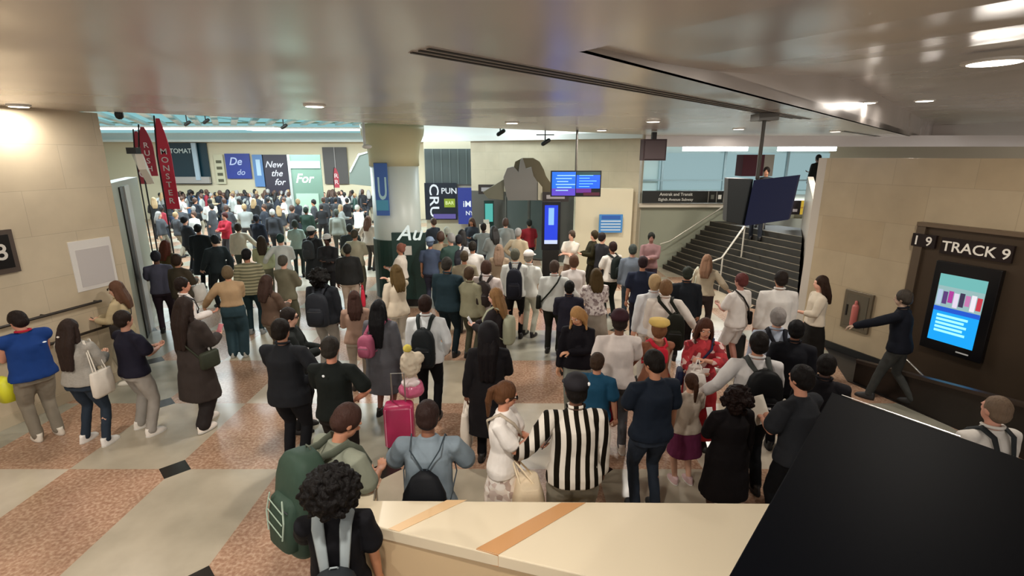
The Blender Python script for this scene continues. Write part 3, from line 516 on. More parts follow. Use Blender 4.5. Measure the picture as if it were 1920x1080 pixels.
# pillar thicker than the facade
mb = MB(); a = Y_(1078, 420, 15.9); b = Y_(1184, 420, 15.9); mb.box(((a.x+b.x)/2, 16.1, 1.3), (b.x-a.x, .4, 2.6)); struct(mb, 'trim_cream_pillar', mat('#e2d9bc', .4))
# speaker box, direction sign, hanging display
t, W, H_ = board('speaker_box', 'dark square box hung below the ceiling left of the stair', 'speaker', (1203, 261, 1246, 301), 14.0, mat('#3f3536', .7, 0, 'plain', .1), th=.35); MB().box((0, -.19, H_*.5), (W*.86, .02, H_*.86)).obj('grille', mat('#4a4142', .8, 0, 'plain', .1), t); MB().box((0, 0, H_+.08), (.12, .12, .2)).obj('bracket', DARK, t)
a = Y_(1210, 352, 16.2); b = Y_(1360, 366, 16.2); t = thing('direction_sign', 'long black direction sign with two rows of white text above the stair wall', 'sign', ((a.x+b.x)/2, 16.2, 2.14)); Wd = b.x-a.x+.15
MB().box((0, 0, .19), (Wd, .08, .38)).obj('panel', mat('#171917', .35), t)
text('Amtrak and Transit', .13, facing(t.location+Vector((-.3, -.045, .27)), (0, -1)), mat('#cfcfc8', .5), parent=t, xs=1.0); text('Eighth Avenue Subway', .12, facing(t.location+Vector((-.3, -.045, .11)), (0, -1)), mat('#c4c4bd', .5), parent=t)
for dx in (.72, .98, 1.2): MB().box((dx, -.045, .19), (.015, .01, .34)).obj('divider', mat('#9a9a92', .5), t)
for dx in (.85, 1.08): MB().box((dx, -.045, .19), (.1, .01, .13)).obj('pictogram', mat('#5c6058' if dx < 1 else '#d2d2ca', .5), t)
t = thing('hanging_display', 'large dark blue display hung from the ceiling over the stair', 'screen', (3.95, 8.0, 2.5)); cw = [Y_(1413, 338, 8.0), Y_(1498, 328, 7.7), Y_(1478, 412, 7.7), Y_(1395, 424, 8.0)]
mb = MB(); mb.prism([p-t.location for p in cw], (.08, .1, 0)); mb.obj('screen_panel', emit('#0e1c46', .35), t, bevel=.008)
cw2 = [Y_(1366, 334, 8.05), Y_(1413, 336, 8.05), Y_(1400, 424, 8.05), Y_(1362, 416, 8.05)]; mb = MB(); mb.prism([p-t.location for p in cw2], (.05, .28, 0)); mb.obj('housing', mat('#171c1a', .4), t, bevel=.01)
a = Y_(1420, 334, 8.2)-t.location; MB().tube([a, (a.x, a.y, 4.2-2.5)], .03, n=10).obj('pole', mat('#4a4740', .4), t); MB().box((a.x, a.y, 4.14-2.5), (.3, .3, .1)).obj('ceiling_plate', mat('#5d5a52', .4), t)
t, W, H_ = board('sign', 'small dark sign with white marks right of the hanging display', 'sign', (1480, 376, 1500, 402), 15, mat('#2a2428', .4)); MB().box((0, -.04, H_*.3), (W*.4, .02, H_*.2)).obj('mark', mat('#d8d2d8', .5), t)
t, W, H_ = board('wall_panel', 'glowing yellow panel at the top of the stair by the right wall', 'panel', (1497, 376, 1524, 402), 16.1, emit('#e8c03c', .55)); MB().box((0, -.04, H_*.5), (W, .02, .04)).obj('rib', mat('#b58a2c', .5), t)
t, W, H_ = board('ceiling_box', 'dark maroon box under the ceiling behind the hanging display', 'box', (1386, 290, 1425, 330), 16.5, mat('#45282e', .8, 0, 'plain', .1), th=.5); MB().box((W*.75, 0, H_*.5), (W*.5, .4, H_)).obj('side_panel', mat('#7a766c', .4), t)
# pendants in the high hall
t = thing('pendant_speaker', 'white pole with a small lamp head hanging above the far crowd', 'pendant', Y_(684, 275, 11.6)); zt = t.location.z; MB().tube([(0, 0, .03), (0, 0, 5.45-zt)], .03, n=8).obj('pole', mat('#dcdedc', .4), t); MB().ell((.05, 0, 0), (.11, .08, .05)).obj('head', WHITE, t, smooth=True)
outline('wing_canopy', 'grey green peaked canopy left of the column', 'canopy', [('canopy', [(655, 322), (672, 288), (690, 284), (698, 300), (703, 350), (655, 345)], 0, .5, mat('#6f7a72', .5)), ('edge_trim_or_glint', [(655, 322), (672, 288), (690, 284), (690, 287), (674, 292), (658, 324)], -.04, .05, mat('#c3cdc8', .4))], 20)
for k, (x, y, Yd) in enumerate(((351, 226, 20), (386, 222, 20), (532, 232, 20), (938, 244, 15.5), (1022, 262, 14.8))):
    p = Y_(x, y+8, Yd); t = thing('spotlight', ['thin black track spotlight over the red flags', 'black track spotlight right of the red flags', 'black track spotlight above the light panels', 'black spotlight on the cornice right of the column', 'black spotlight cluster left of the departure screens'][k], 'spotlight', p)
    MB().tube([(0, 0, .1), (0, 0, 5.45-p.z)], .02, n=6).obj('stem', DARK, t); MB().tube([(-.06, 0, 0), (.1, 0, .1)], .06, n=10).obj('lamp_head', DARK, t, smooth=True)
    if k == 4: MB().box((0, 0, .25), (.5, .03, .03)).obj('crossbar', DARK, t)
# red feather flags
def flag(x, y0, y1, Y, wpx, word, label, col):
    a = Y_(x, y0, Y); b = Y_(x, y1, Y); Hh = a.z-b.z; wd_ = wpx/950*Y; t = thing('feather_flag', label, 'flag', (a.x, Y, 0))
    n = 12; pts = []
    for k in range(n+1): f = k/n; pts.append(((-.5*wd_)*(1 if f < .55 else 1-((f-.55)/.45)**2*.55), 0, b.z+Hh*f))
    rgt = []
    for k in range(n+1): f = 1-k/n; rgt.append((.5*wd_*(1 if f < .6 else 1-((f-.6)/.4)**1.5*.9), 0, b.z+Hh*f))
    mb = MB(); mb.prism(pts+rgt, (0, .012, 0)); mb.obj('cloth', mat(col, .6), t); MB().tube([(-.5*wd_-.02, 0, 0), (-.5*wd_-.02, 0, b.z+Hh*.6), (-.3*wd_, 0, a.z+.05)], .018, n=8).obj('pole', DARK, t); MB().box((0, 0, .02), (.5, .5, .04)).obj('base', DARK, t)
    for k, ch in enumerate(word): text(ch, Hh/len(word)*.62, facing(Vector((a.x, Y-.012, b.z+Hh*.66-(k+.2)*Hh*.64/len(word))), (0, -1)), mat('#f0dfe0', .5), parent=t, xs=1.2)
flag(297, 222, 392, 12.5, 24, 'MONSTER', 'tall bright red feather flag with white letters by the left corner', '#dc2a48')
flag(268, 238, 330, 13.2, 24, 'RUSH', 'shorter dark red flag behind the tall bright one', '#b02a40')
flag(256, 246, 345, 14.4, 18, 'BRO', 'narrow dark red flag nearest the marble corner', '#a02a3a')
flag(629, 315, 352, 24, 9, 'RR', 'small pinkish red flag before the dark taupe panel', '#c04a58')
# ================================================================== PEOPLE
UA, FA_, TH, SH = .285, .25, .43, .42
def ik(a, c, la, lb, pole):
    a = Vector(a); c = Vector(c); d = c-a; L = min(d.length, (la+lb)*.998)
    if d.length > L: c = a+d.normalized()*L
    d = (c-a).normalized(); x = (la*la-lb*lb+L*L)/(2*L); h = math.sqrt(max(la*la-x*x, 0)); p = Vector(pole); p = (p-d*p.dot(d))
    p = p.normalized() if p.length > 1e-5 else d.orthogonal().normalized(); return a+d*x+p*h, c
ARM = {  # wrist (s*x, y, z), elbow pole (s*x, y, z)
 'down': ((.25, .05, .86), (.6, -1, 0)), 'front': ((.07, .31, 1.14), (.7, -.5, -1)), 'phone': ((.06, .33, 1.28), (.6, 0, -1)), 'cross': ((-.09, .21, 1.14), (1, .1, -.5)),
 'hip': ((.19, .07, 1.02), (1, -.4, 0)), 'pocket': ((.215, .1, .92), (.8, -1, 0)), 'strap': ((.12, .15, 1.3), (.6, -.2, -1)), 'out': ((.46, .12, 1.0), (.3, -1, -.2)), 'wide': ((.5, .2, 1.05), (.2, -1, .2)),
 'carry': ((.27, .0, .84), (.5, -1, 0)), 'point': ((.3, .5, 1.2), (.3, -.5, -1)), 'ear': ((.13, .06, 1.5), (1, .2, -.6)), 'lean': ((.2, .36, 1.1), (.8, -.6, -.3)), 'back': ((.24, -.16, .9), (.3, -1, 0)), 'swing': ((.23, .25, .93), (.4, -1, 0)), 'high': ((.0, .3, 1.42), (1, .1, -.7)), 'over': ((-.02, .3, 1.3), (1, 0, -.4))}
LEG = {'stand': ((.10, .02, 0), (.10, -.02, 0)), 'wide': ((.17, .03, 0), (.17, -.02, 0)), 'walk': ((.08, .24, 0), (.08, -.26, .05)), 'step': ((.1, .12, 0), (.11, -.12, .01)), 'narrow': ((.07, .02, 0), (.07, .0, 0))}
def hand_mesh(mb, wrist, d, palm_n, s, curl=.5, big=1.0):
    d = d.normalized(); n = (palm_n-d*palm_n.dot(d)).normalized(); side = d.cross(n)*s
    M = Matrix((side, n, d)).transposed(); c = wrist+d*.05
    mb.ell(c, (.042*big, .017*big, .055), M, 10, 6)
    for i, (o, L) in enumerate(((-.03, .06), (-.01, .075), (.011, .07), (.031, .055))):
        p0 = wrist+d*.085+side*o; a1 = curl*.9; a2 = curl*1.9
        p1 = p0+(d*math.cos(a1)+n*math.sin(a1)+side*o*1.5)*L*.5; p2 = p1+(d*math.cos(a2)+n*math.sin(a2))*L*.45
        mb.tube([p0-d*.02, p0, p1, p2], [.0095, .009, .0085, .0075], n=6)
    p0 = wrist+d*.03-side*.035; p1 = p0+(d*.6-side*.7+n*.35).normalized()*.035; p2 = p1+(d*.9-side*.15+n*.5).normalized()*.03
    mb.tube([p0, p1, p2], [.012, .0105, .009], n=6)
def face_kids(t, T, skin, eyes=True, mouth='#8a4a44'):
    mb = MB()
    for s in (-1, 1): mb.ell(T(Vector((s*.031, .083, 1.618))), (.012, .008, .008), n=8, m=6)
    mb.obj('eyes', mat('#e9e4dc', .3), t, smooth=True); mb = MB()
    for s in (-1, 1): mb.ell(T(Vector((s*.031, .089, 1.618))), (.0055, .004, .0055), n=8, m=6)
    mb.obj('pupils', mat('#1c120c', .2), t, smooth=True); mb = MB()
    for s in (-1, 1): mb.tube([T(Vector((s*.016, .092, 1.638))), T(Vector((s*.032, .09, 1.643))), T(Vector((s*.047, .08, 1.637)))], .0035, n=6)
    mb.obj('eyebrows', mat('#2a1c14', .7), t); mb = MB(); mb.tube([T(Vector((-.02, .089, 1.553))), T(Vector((0, .097, 1.552))), T(Vector((.02, .089, 1.553)))], .005, n=6, flat=1.4); mb.obj('mouth', mat(mouth, .5), t)
PIX = []
def build_person(label, pos, yaw, h=1.72, sex='m', hair=('short', '#1d1613'), skin='#b98468', top=('tee', '#e8e4de'), bot=('pants', '#23242a'), shoes='#1c1b1b', arms=('down', 'down'), legs='stand',
                 lean=0, head=(0, 0), b=1.0, vox=None, face=None, group=None, cap=None, curl=.5):
    b = 1+(b-1)*.65
    c_ = Vector((pos[0]+2.98, pos[1]-13.2, 0))
    if c_.length < 1.05: c_ = c_.normalized()*1.1 if c_.length > .01 else Vector((1.1, 0, 0)); pos = (c_.x-2.98, c_.y+13.2, pos[2])
    t = thing('person', label, 'person', pos, math.radians(yaw), group, h/1.735)
    dist = math.hypot(pos[0], pos[1]); vox = vox or (.0085 if dist < 4.2 else .011 if dist < 6.2 else .015 if dist < 9.5 else .021)
    fem = sex == 'f'; le = math.radians(lean); piv = Vector((0, 0, .93))
    RL = Matrix.Rotation(-le, 3, 'X')
    def T(p): p = Vector(p); return piv+RL @ (p-piv) if p.z > .93 else p
    RH_ = Matrix.Rotation(math.radians(head[0]), 3, 'Z') @ Matrix.Rotation(math.radians(-head[1]), 3, 'X'); pn = Vector((0, -.005, 1.5))
    def TH_(p): p = Vector(p); return T(pn+RH_ @ (p-pn))
    sk = mat(skin, .5, 0, 'skin'); sw = .165 if fem else .188; hw = .185 if fem else .172
    sw *= .5+b*.5
    # joints
    sh = [T((s*sw, 0, 1.395)) for s in (-1, 1)]; el = []; wr = []
    for i, s in enumerate((-1, 1)):
        w_, p_ = ARM[arms[i]]; a, c = ik(sh[i], T((s*w_[0], w_[1], w_[2])), UA, FA_, (s*p_[0], p_[1], p_[2])); el.append(a); wr.append(c)
    hp = [Vector((s*.092, 0, .90)) for s in (-1, 1)]; kn = []; an = []; fl = LEG[legs]
    for i, s in enumerate((-1, 1)):
        fx, fy, fz = fl[i]; a, c = ik(hp[i], (s*fx, fy, .085+fz), TH, SH, (s*.1, 1, 0)); kn.append(a); an.append(c)
    # body: one fused surface
    mb = MB()
    rows = [(.82, .13, .10), (.92, hw*b*.92, .115*b), (1.0, hw*b*.86, .11*b), (1.1, (.125 if fem else .145)*b, .095*b), (1.22, .145*b, .11*b), (1.31, .14*b, .1*b, 0, .0), (1.365, sw*.68, .082), (1.405, .09, .065), (1.44, .06, .055)]
    mb.stack(rows, T, 20); mb.tube([T((0, -.01, 1.42)), TH_((0, .0, 1.53))], [.055, .05], n=14)
    mb.ell(TH_((0, -.006, 1.632)), (.076, .096, .098), RH_, 18, 12); mb.ell(TH_((0, .028, 1.567)), (.058, .066, .066), RH_, 16, 10)
    if dist < 9.5:
        mb.ell(TH_((0, .101, 1.592)), (.013, .018, .02), RH_, 8, 6); mb.ell(TH_((0, .085, 1.64)), (.05, .016, .012), RH_, 10, 6)
        for s in (-1, 1): mb.ell(TH_((s*.077, .0, 1.605)), (.011, .022, .031), RH_, 8, 6)
    for i, s in enumerate((-1, 1)):
        mb.tube([T((s*sw*.62, 0, 1.36)), sh[i]+Vector((-s*.006, 0, -.014)), sh[i].lerp(el[i], .5), el[i], el[i].lerp(wr[i], .35), wr[i]], [.04, .04*b, .042*b, .037, .037, .026], n=12)
        mb.tube([Vector((hp[i].x, 0, .93)), hp[i].lerp(kn[i], .4), kn[i], kn[i].lerp(an[i], .35), an[i]], [.088*b, .077*b, .053, .054, .036], n=14)
        mb.tube([an[i]+Vector((0, -.03, -.045)), an[i]+Vector((s*.012, .12, -.06))], [.035, .03], n=8)
    hm = MB()
    for i, s in enumerate((-1, 1)): hand_mesh(hm, wr[i], (wr[i]-el[i]), Vector((-s*.8, .6, 0)) if arms[i] in ('down', 'carry', 'pocket', 'back', 'swing', 'out') else Vector((-s*.3, 0, 1)) if arms[i] in ('front', 'phone') else Vector((0, 0, -1)), s, curl)
    if dist < 4.2: mb.add(hm.v, hm.f); hm = None
    blob(mb, 'body', sk, t, vox*.85 if dist < 4.2 else vox, extra=hm, smooth=2)
    # legwear
    bk, bc = bot; bm = bc if not isinstance(bc, str) else mat(bc or '#202020', .8, 0, 'denim' if bk == 'jeans' else 'cloth')
    if bk != 'none':
        mb = MB(); wd = {'pants': 1.0, 'jeans': .95, 'wide': 1.5, 'slim': .82, 'sweat': 1.15, 'shorts': 1.25, 'skirt': 1, 'longskirt': 1}[bk]
        mb.stack([(.80, hw*b, .12*b), (.9, hw*b*1.08, .132*b), (1.0, hw*b*.98, .122*b), (1.04, hw*b*.93, .115*b)], T, 20)
        if bk in ('skirt', 'longskirt'):
            z0 = .5 if bk == 'skirt' else .14; mb.stack([(z0, .25*b, .2*b), (.7, .22*b, .17*b), (.9, hw*b*1.08, .132*b)], None, 20)
        else:
            for i, s in enumerate((-1, 1)):
                P = [Vector((hp[i].x, 0, .9)), hp[i].lerp(kn[i], .45), kn[i], kn[i].lerp(an[i], .5), an[i]+Vector((0, 0, -.005))]; r = [.1*b, .092*b*(.6+.4*wd), .066*wd, .06*wd, .056*wd]
                if bk == 'shorts': P = [P[0], P[1], kn[i]+Vector((0, 0, .05))]; r = [.1*b, .098*b, .088*b]
                mb.tube(P, r, n=14, cap=bk != 'shorts')
        blob(mb, {'jeans': 'jeans', 'shorts': 'shorts', 'skirt': 'skirt', 'longskirt': 'skirt'}.get(bk, 'trousers'), bm, t, vox, noise=.014 if dist < 10 else .01, nsize=.1)
    # upper garment
    kind, tc = top; tm = tc if not isinstance(tc, str) else mat(tc, .8, 0, 'knit' if kind == 'sweater' else 'cloth')
    mb = MB(); L = 1.0; ex = {'tee': .02, 'shirt': .02, 'long': .018, 'jacket': .025, 'coat': .028, 'dress': .016, 'tank': .012, 'sweater': .026, 'vest': .038, 'suit': .02, 'crop': .024, 'blouse': .022}[kind]
    z0 = {'tee': .86, 'shirt': .84, 'long': .86, 'jacket': .84, 'coat': .42, 'dress': .42, 'tank': .9, 'sweater': .88, 'vest': .87, 'suit': .76, 'crop': 1.04, 'blouse': .9}[kind]
    rr = [(1.0, hw*b*.9+ex*1.2, .112*b+ex), (1.1, (.13 if fem else .15)*b+ex*1.3, .1*b+ex), (1.22, .15*b+ex, .112*b+ex), (1.31, .152*b+ex, .113*b+ex), (1.37, sw*.78+ex*.5, .1+ex*.7), (1.41, sw*.62+ex*.4, .082+ex*.5), (1.44, .09+ex*.4, .068+ex*.4), (1.47, .066+ex*.4, .06+ex*.4, 0, -.008)]
    if z0 < .7: rr = [(z0, .235*b+ex, .18*b+ex), (.7, .21*b+ex, .155*b+ex)] + rr
    if z0 < 1.0: rr = rr[:2*(z0 < .7)] + [(max(z0, .8), hw*b*1.1+ex, .13*b+ex), (.92, hw*b*1.08+ex, .13*b+ex)][(0 if z0 <= .88 else 1):] + rr[2*(z0 < .7):]
    rr = sorted(rr, key=lambda q: q[0]); mb.stack(rr, T, 24, 2.2)
    slv = {'tee': .72, 'shirt': 2, 'long': 2, 'jacket': 2, 'coat': 2, 'dress': .5, 'tank': 0, 'sweater': 2, 'vest': 0, 'suit': 2, 'crop': 2, 'blouse': 1.5}[kind]
    if kind == 'shirt' and top[2:] : slv = top[2]
    if slv:
        for i, s in enumerate((-1, 1)):
            q = ex*.9; P = [T((s*sw*.6, 0, 1.395)), sh[i]+Vector((0, 0, -.008))]; r = [.044+q, .05*b+q]
            if slv <= 1: P += [sh[i].lerp(el[i], .45), sh[i].lerp(el[i], slv)]; r += [.055*b+q*1.2, .056*b+q*1.5]
            else:
                P += [sh[i].lerp(el[i], .5), el[i]]; r += [.052*b+q, .046+q]; f = .93 if slv == 2 else slv-1; P += [el[i].lerp(wr[i], .4*f), el[i].lerp(wr[i], f)]; r += [.044+q, .034+q]
            mb.tube(P, r, n=14)
    else:
        for i, s in enumerate((-1, 1)): mb.tube([T((s*sw*.5, 0, 1.4)), sh[i]+(el[i]-sh[i])*.03], [.05+ex, .052+ex], n=12)
    nm = {'tee': 't_shirt', 'long': 'long_sleeve_top', 'suit': 'suit_jacket', 'tank': 'tank_top', 'crop': 'cropped_jacket'}.get(kind, kind)
    blob(mb, nm, tm, t, vox, noise=.018 if dist < 10 else .012, nsize=.14)
    if kind in ('shirt', 'suit', 'jacket', 'coat', 'vest') and dist < 10:
        mb = MB(); n = 16; cr = .063+ex*.25
        for zz, rr_ in (): pass
        mb.tube([T(Vector((math.sin(a)*cr, -math.cos(a)*cr*.95-.008, 1.475+.02*abs(math.cos(a/2))))) for a in [(-2.4+4.8*k/n) for k in range(n+1)]], .014, n=6, flat=1.0); mb.obj('collar', tm if not (kind == 'vest') else mat('#b02238', .7, 0, 'cloth'), t, smooth=True)
    # shoes
    shm = mat(shoes, .5)
    for i, s in enumerate((-1, 1)):
        a = an[i]; mb = MB(); z = a.z-.085
        mb.stack([(z+.0, .045, .13, a.x+s*.008, a.y+.05), (z+.025, .048, .135, a.x+s*.008, a.y+.05), (z+.055, .042, .12, a.x+s*.006, a.y+.035), (z+.09, .036, .07, a.x, a.y-.01), (z+.115, .038, .052, a.x, a.y-.02)], None, 14, 2.2)
        o = mb.obj('shoe', shm, t, smooth=True)
        if dist < 8: MB().stack([(z-.002, .049, .138, a.x+s*.008, a.y+.05), (z+.018, .05, .14, a.x+s*.008, a.y+.05)], None, 14, 2.2).obj('sole', mat('#d8d4cc' if shoes > '#7' else '#0e0e0e', .6), o)
    # hair
    hs, hc = hair; hmt = mat(hc, .55, 0, 'hair'); mb = MB(); H = TH_; hn = .008
    if hs != 'none':
        g = .006 if hs == 'buzz' else .014
        mb.ell(H((0, -.016, 1.645)), (.078+g, .09+g, .096+g), RH_, 18, 12); mb.ell(H((0, -.045, 1.6)), (.072+g, .06+g, .07+g*.6), RH_, 14, 10)
        if hs in ('long', 'verylong', 'loose'):
            zb_ = {'long': 1.3, 'verylong': 1.12, 'loose': 1.36}[hs]
            for sx, rx in ((-.05, .05), (0, .055), (.05, .05)): mb.tube([H((sx*1.1, -.06, 1.66)), H((sx*1.25, -.085, 1.55)), T((sx*1.3, -.125, 1.42)), T((sx*1.1, -.135-.02*b, zb_))], [.04, rx, rx, .028], n=10)
            for s in (-1, 1): mb.tube([H((s*.07, .0, 1.67)), H((s*.085, .0, 1.57)), T((s*.1, -.03, 1.45)), T((s*.11, -.06 if hs != 'loose' else .08, zb_+.07))], [.022, .026, .026, .016], n=8)
        if hs == 'pony': mb.tube([H((0, -.1, 1.68)), H((0, -.15, 1.64)), H((0, -.15, 1.54)), T((0, -.15, 1.38))], [.03, .033, .034, .016], n=10)
        if hs == 'bun': mb.ell(H((0, -.11, 1.69)), (.045, .04, .042), RH_, 10, 8)
        if hs == 'afro':
            mb.ell(H((0, -.03, 1.68)), (.175, .17, .15), RH_, 20, 14); hn = .045
            rnd = random.Random(5)
            for k in range(70):
                a = rnd.uniform(0, 6.28); q = rnd.uniform(-.5, 1); c = math.sqrt(1-q*q); mb.ell(H((.17*c*math.cos(a), -.035+.165*c*math.sin(a), 1.68+.145*q)) if math.sin(a) < .55 or q > .35 else H((0, -.05, 1.7)), (.026,)*3, None, 8, 6)
        if hs == 'curly':
            rnd = random.Random(3); mb.ell(H((0, -.04, 1.62)), (.14, .12, .14), RH_, 16, 12); hn = .045
            for k in range(60):
                a = rnd.uniform(0, 6.28); q = rnd.uniform(-1, 1); c = math.sqrt(1-q*q)
                if math.sin(a) < .3: mb.ell(H((.15*c*math.cos(a), -.05+.12*c*math.sin(a), 1.6+.15*q)), (.034,)*3, None, 8, 6)
        if hs == 'bob': mb.ell(H((0, -.03, 1.61)), (.1, .09, .115), RH_, 14, 10)
        o = blob(mb, 'hair', hmt, t, max(vox*.9, .009), noise=hn, nsize=.035 if hs in ('afro', 'curly') else .05, smooth=1)
    if cap:
        cm = mat(cap[1], .7, 0, 'cloth'); mb = MB(); rows = [(-.012, .1, .115), (.03, .1, .114), (.075, .078, .09), (.098, .04, .045), (.104, .01, .01)]
        if cap[0] == 'beret': rows = [(.0, .1, .11), (.03, .13, .14), (.07, .12, .13), (.09, .05, .055)]
        if cap[0] == 'hood': rows = [(-.17, .12, .11), (-.1, .125, .125), (.0, .12, .13), (.06, .1, .11), (.1, .05, .06)]
        base = Vector((0, -.014, 1.665)); mb.stack(rows, lambda p: H(p+base), 20, 2.1)
        o = mb.obj({'cap': 'cap', 'beret': 'beret', 'hood': 'hood', 'hat': 'hat'}[cap[0]], cm, t, smooth=True)
        if cap[0] in ('cap', 'hat'):
            mb = MB(); n = 16; rr2 = []
            for zz in (0, .008):
                rr2.append([H(base+Vector((math.cos(2*math.pi*k/n)*(.1 if cap[0] == 'cap' else .16), (math.sin(2*math.pi*k/n)*.08+.1) if cap[0] == 'cap' else math.sin(2*math.pi*k/n)*.17, zz-.01))) for k in range(n)])
            mb.ring_loft(rr2).obj('brim', cm, o)
        if len(cap) > 2: MB().ell(H(base+Vector((.085, -.07, .03))), (.012, .014, .016), None, 8, 6).obj('logo', mat(cap[2], .4), o)
    if face == 'shades' or face is True: face_kids(t, H, skin)
    if face in ('shades', 'glasses'):
        mb = MB()
        for s in (-1, 1): mb.ell(H((s*.034, .098, 1.617)), (.028, .008, .02), RH_, 10, 6); mb.tube([H((s*.06, .09, 1.622)), H((s*.082, .0, 1.62))], .004, n=6)
        mb.obj('sunglasses', mat('#1a0d0c', .15), t, smooth=True)
    info = dict(t=t, T=T, H=H, sh=sh, el=el, wr=wr, RH=RH_, b=b, pos=Vector(pos), yaw=yaw, h=h, ex=ex, RL=RL)
    return info
def worn(name, label, cat, p, group=None): return thing(name, label, cat, p['t'].location, math.radians(p['yaw']), group, p['h']/1.735)
def backpack(p, label, col='#15161a', w=.3, hh=.46, d=.17, z=1.2, strap=None, pocket=True, group=None, dx=0, kindm=None, tilt=0, wide=1.0):
    t = worn('backpack', label, 'backpack', p, group); T = p['T']; m = mat(col, .6, 0, 'cloth'); yb = -.118*p['b']-p['ex']-d*.5+.012
    Rt = Matrix.Rotation(math.radians(tilt), 3, 'Y')
    def TT(q): c = Vector((dx, yb, z)); return T(c+Rt @ (q-c))
    rows = []
    for f in (0, .06, .2, .45, .7, .86, .95, 1.0):
        k = {0: .72, .06: .92, .2: 1, .45: 1, .7: .96, .86: .84, .95: .62, 1.0: .3}[f]; rows.append((z-hh/2+hh*f, w/2*(k*.55+.45 if f < .8 else k), d/2*(k*.6+.4), dx, yb))
    MB().stack(rows, TT, 24, 3.2).obj('main_bag', m, t, smooth=True)
    if pocket:
        rows = [(z-hh*.42+hh*.5*f, w*.38*k, d*.28*k, dx, yb-d*.42) for f, k in ((0, .7), (.1, .95), (.5, 1), (.85, .9), (1, .6))]; o = MB().stack(rows, TT, 18, 3.2).obj('front_pocket', m, t, smooth=True)
        mb = MB(); mb.tube([TT(Vector((dx-w*.3, yb-d*.66, z-hh*.02))), TT(Vector((dx+w*.3, yb-d*.66, z-hh*.02)))], .004, n=6).obj('zip', mat('#3c3d42', .4), o)
    sm = mat(strap or col, .7, 0, 'cloth'); sy = .12*p['b']+p['ex']
    for s in (-1, 1):
        pts = [TT(Vector((dx+s*w*.2, yb+d*.3, z+hh*.42))), T((s*.085, -.09-p['ex'], 1.435)), T((s*.1, -.01, 1.458+p['ex']*.9)), T((s*.115, .07+p['ex']*.5, 1.41)), T((s*.125, sy+.01, 1.28)), T((s*.15, sy*.75, 1.12)), TT(Vector((dx+s*w*.4, yb+d*.3, z-hh*.33)))]
        MB().tube(pts, [v*wide for v in (.02, .026, .028, .028, .026, .018, .012)], n=8, flat=.42/wide).obj('strap', sm, t, smooth=True)
    MB().tube([TT(Vector((dx-.03, yb+d*.2, z+hh*.47))), TT(Vector((dx-.02, yb+d*.15, z+hh*.53))), TT(Vector((dx+.02, yb+d*.15, z+hh*.53))), TT(Vector((dx+.03, yb+d*.2, z+hh*.47)))], .006, n=6).obj('handle', sm, t)
    return t, TT, yb
def tote(p, side, label, col='#e6dcc8', w=.34, hh=.4, name='tote_bag', shoulder=False, d=.08, group=None, off=(0, 0), cat='bag'):
    t = worn(name, label, cat, p, group); s = -1 if side == 'L' else 1; m = mat(col, .7, 0, 'cloth') if isinstance(col, str) else col; i = 0 if s < 0 else 1
    if shoulder: hnd = p['sh'][i]+Vector((s*.0, 0, .07)); zt = 1.06
    else: hnd = p['wr'][i]+(p['wr'][i]-p['el'][i]).normalized()*.09; zt = hnd.z-.13
    cx = hnd.x+(s*.1 if shoulder else 0)+off[0]; cy = hnd.y+off[1]
    rows = [(zt-hh, d*.4, w*.44, cx, cy), (zt-hh+.03, d*.6, w*.5, cx, cy), (zt-hh*.4, d*.62, w*.5, cx, cy), (zt-.01, d*.42, w*.48, cx, cy), (zt, d*.36, w*.46, cx, cy)]
    MB().stack(rows, None, 22, 4).obj('bag_body', m, t, smooth=True)
    for q in (-1, 1): MB().tube([(cx+q*d*.3, cy-w*.25, zt-.03), (hnd.x+q*.008, hnd.y-.04, hnd.z+.005), (hnd.x+q*.008, hnd.y+.04, hnd.z+.005), (cx+q*d*.3, cy+w*.25, zt-.03)], .009, n=6, flat=.5).obj('handle', m, t, smooth=True)
    return t
def strap_bag(p, label, col='#1a1a1c', s=1, w=.2, hh=.15, group=None):
    """crossbody bag: strap over one shoulder, bag at the other hip"""
    t = worn('shoulder_bag', label, 'bag', p, group); T = p['T']; m = mat(col, .6, 0, 'cloth'); b = p['b']; e = p['ex']; y = .12*b+e+.008
    MB().tube([T((s*-.2*b, y*.6, 1.0)), T((s*-.06, y+.01, 1.2)), T((s*.08, y*.85, 1.38)), T((s*.115, 0, 1.46+e)), T((s*.08, -y*.85-.01, 1.38)), T((s*-.05, -y-.012, 1.2)), T((s*-.2*b, -y*.6, 1.0))], .016, n=6, flat=.4).obj('strap', m, t, smooth=True)
    MB().stack([(.86, .04, w*.45, s*-.255*b, 0), (.88, .045, w*.5, s*-.255*b, 0), (.86+hh, .04, w*.5, s*-.25*b, 0), (.88+hh, .03, w*.45, s*-.25*b, 0)], None, 18, 3.5).obj('bag_body', m, t, smooth=True)
    return t
def phone(p, side, label, col='#dfe6ea', screen=None, group=None, size=(.075, .15), cat='phone', name='phone'):
    i = 0 if side == 'L' else 1; t = worn(name, label, cat, p, group); d = (p['wr'][i]-p['el'][i]).normalized(); c = p['wr'][i]+d*.1+Vector((0, 0, .03))
    xx = Vector((1, 0, 0)); n = Vector((0, -.85, .5)).normalized(); zz = n.cross(xx); M = Matrix((xx, zz, n)).transposed().to_4x4(); M.translation = c+zz*.02
    MB().box((0, 0, 0), (size[0], size[1], .01), M=M).obj('case', mat(col, .35), t, bevel=.003)
    if screen: MB().box((0, 0, .006), (size[0]*.9, size[1]*.92, .002), M=M).obj('screen_area', emit(screen, .8), t)
    return t
def at_head(x, y, h): g = G(x, y, h); return (g.x, g.y, 0)
def P(x, y, label, yaw=0, h=1.72, **k):
    base = k.pop('base', 0.0); g = G(x, y, h+base+.008); return build_person(label, (g.x, g.y, base), yaw, h, **k)
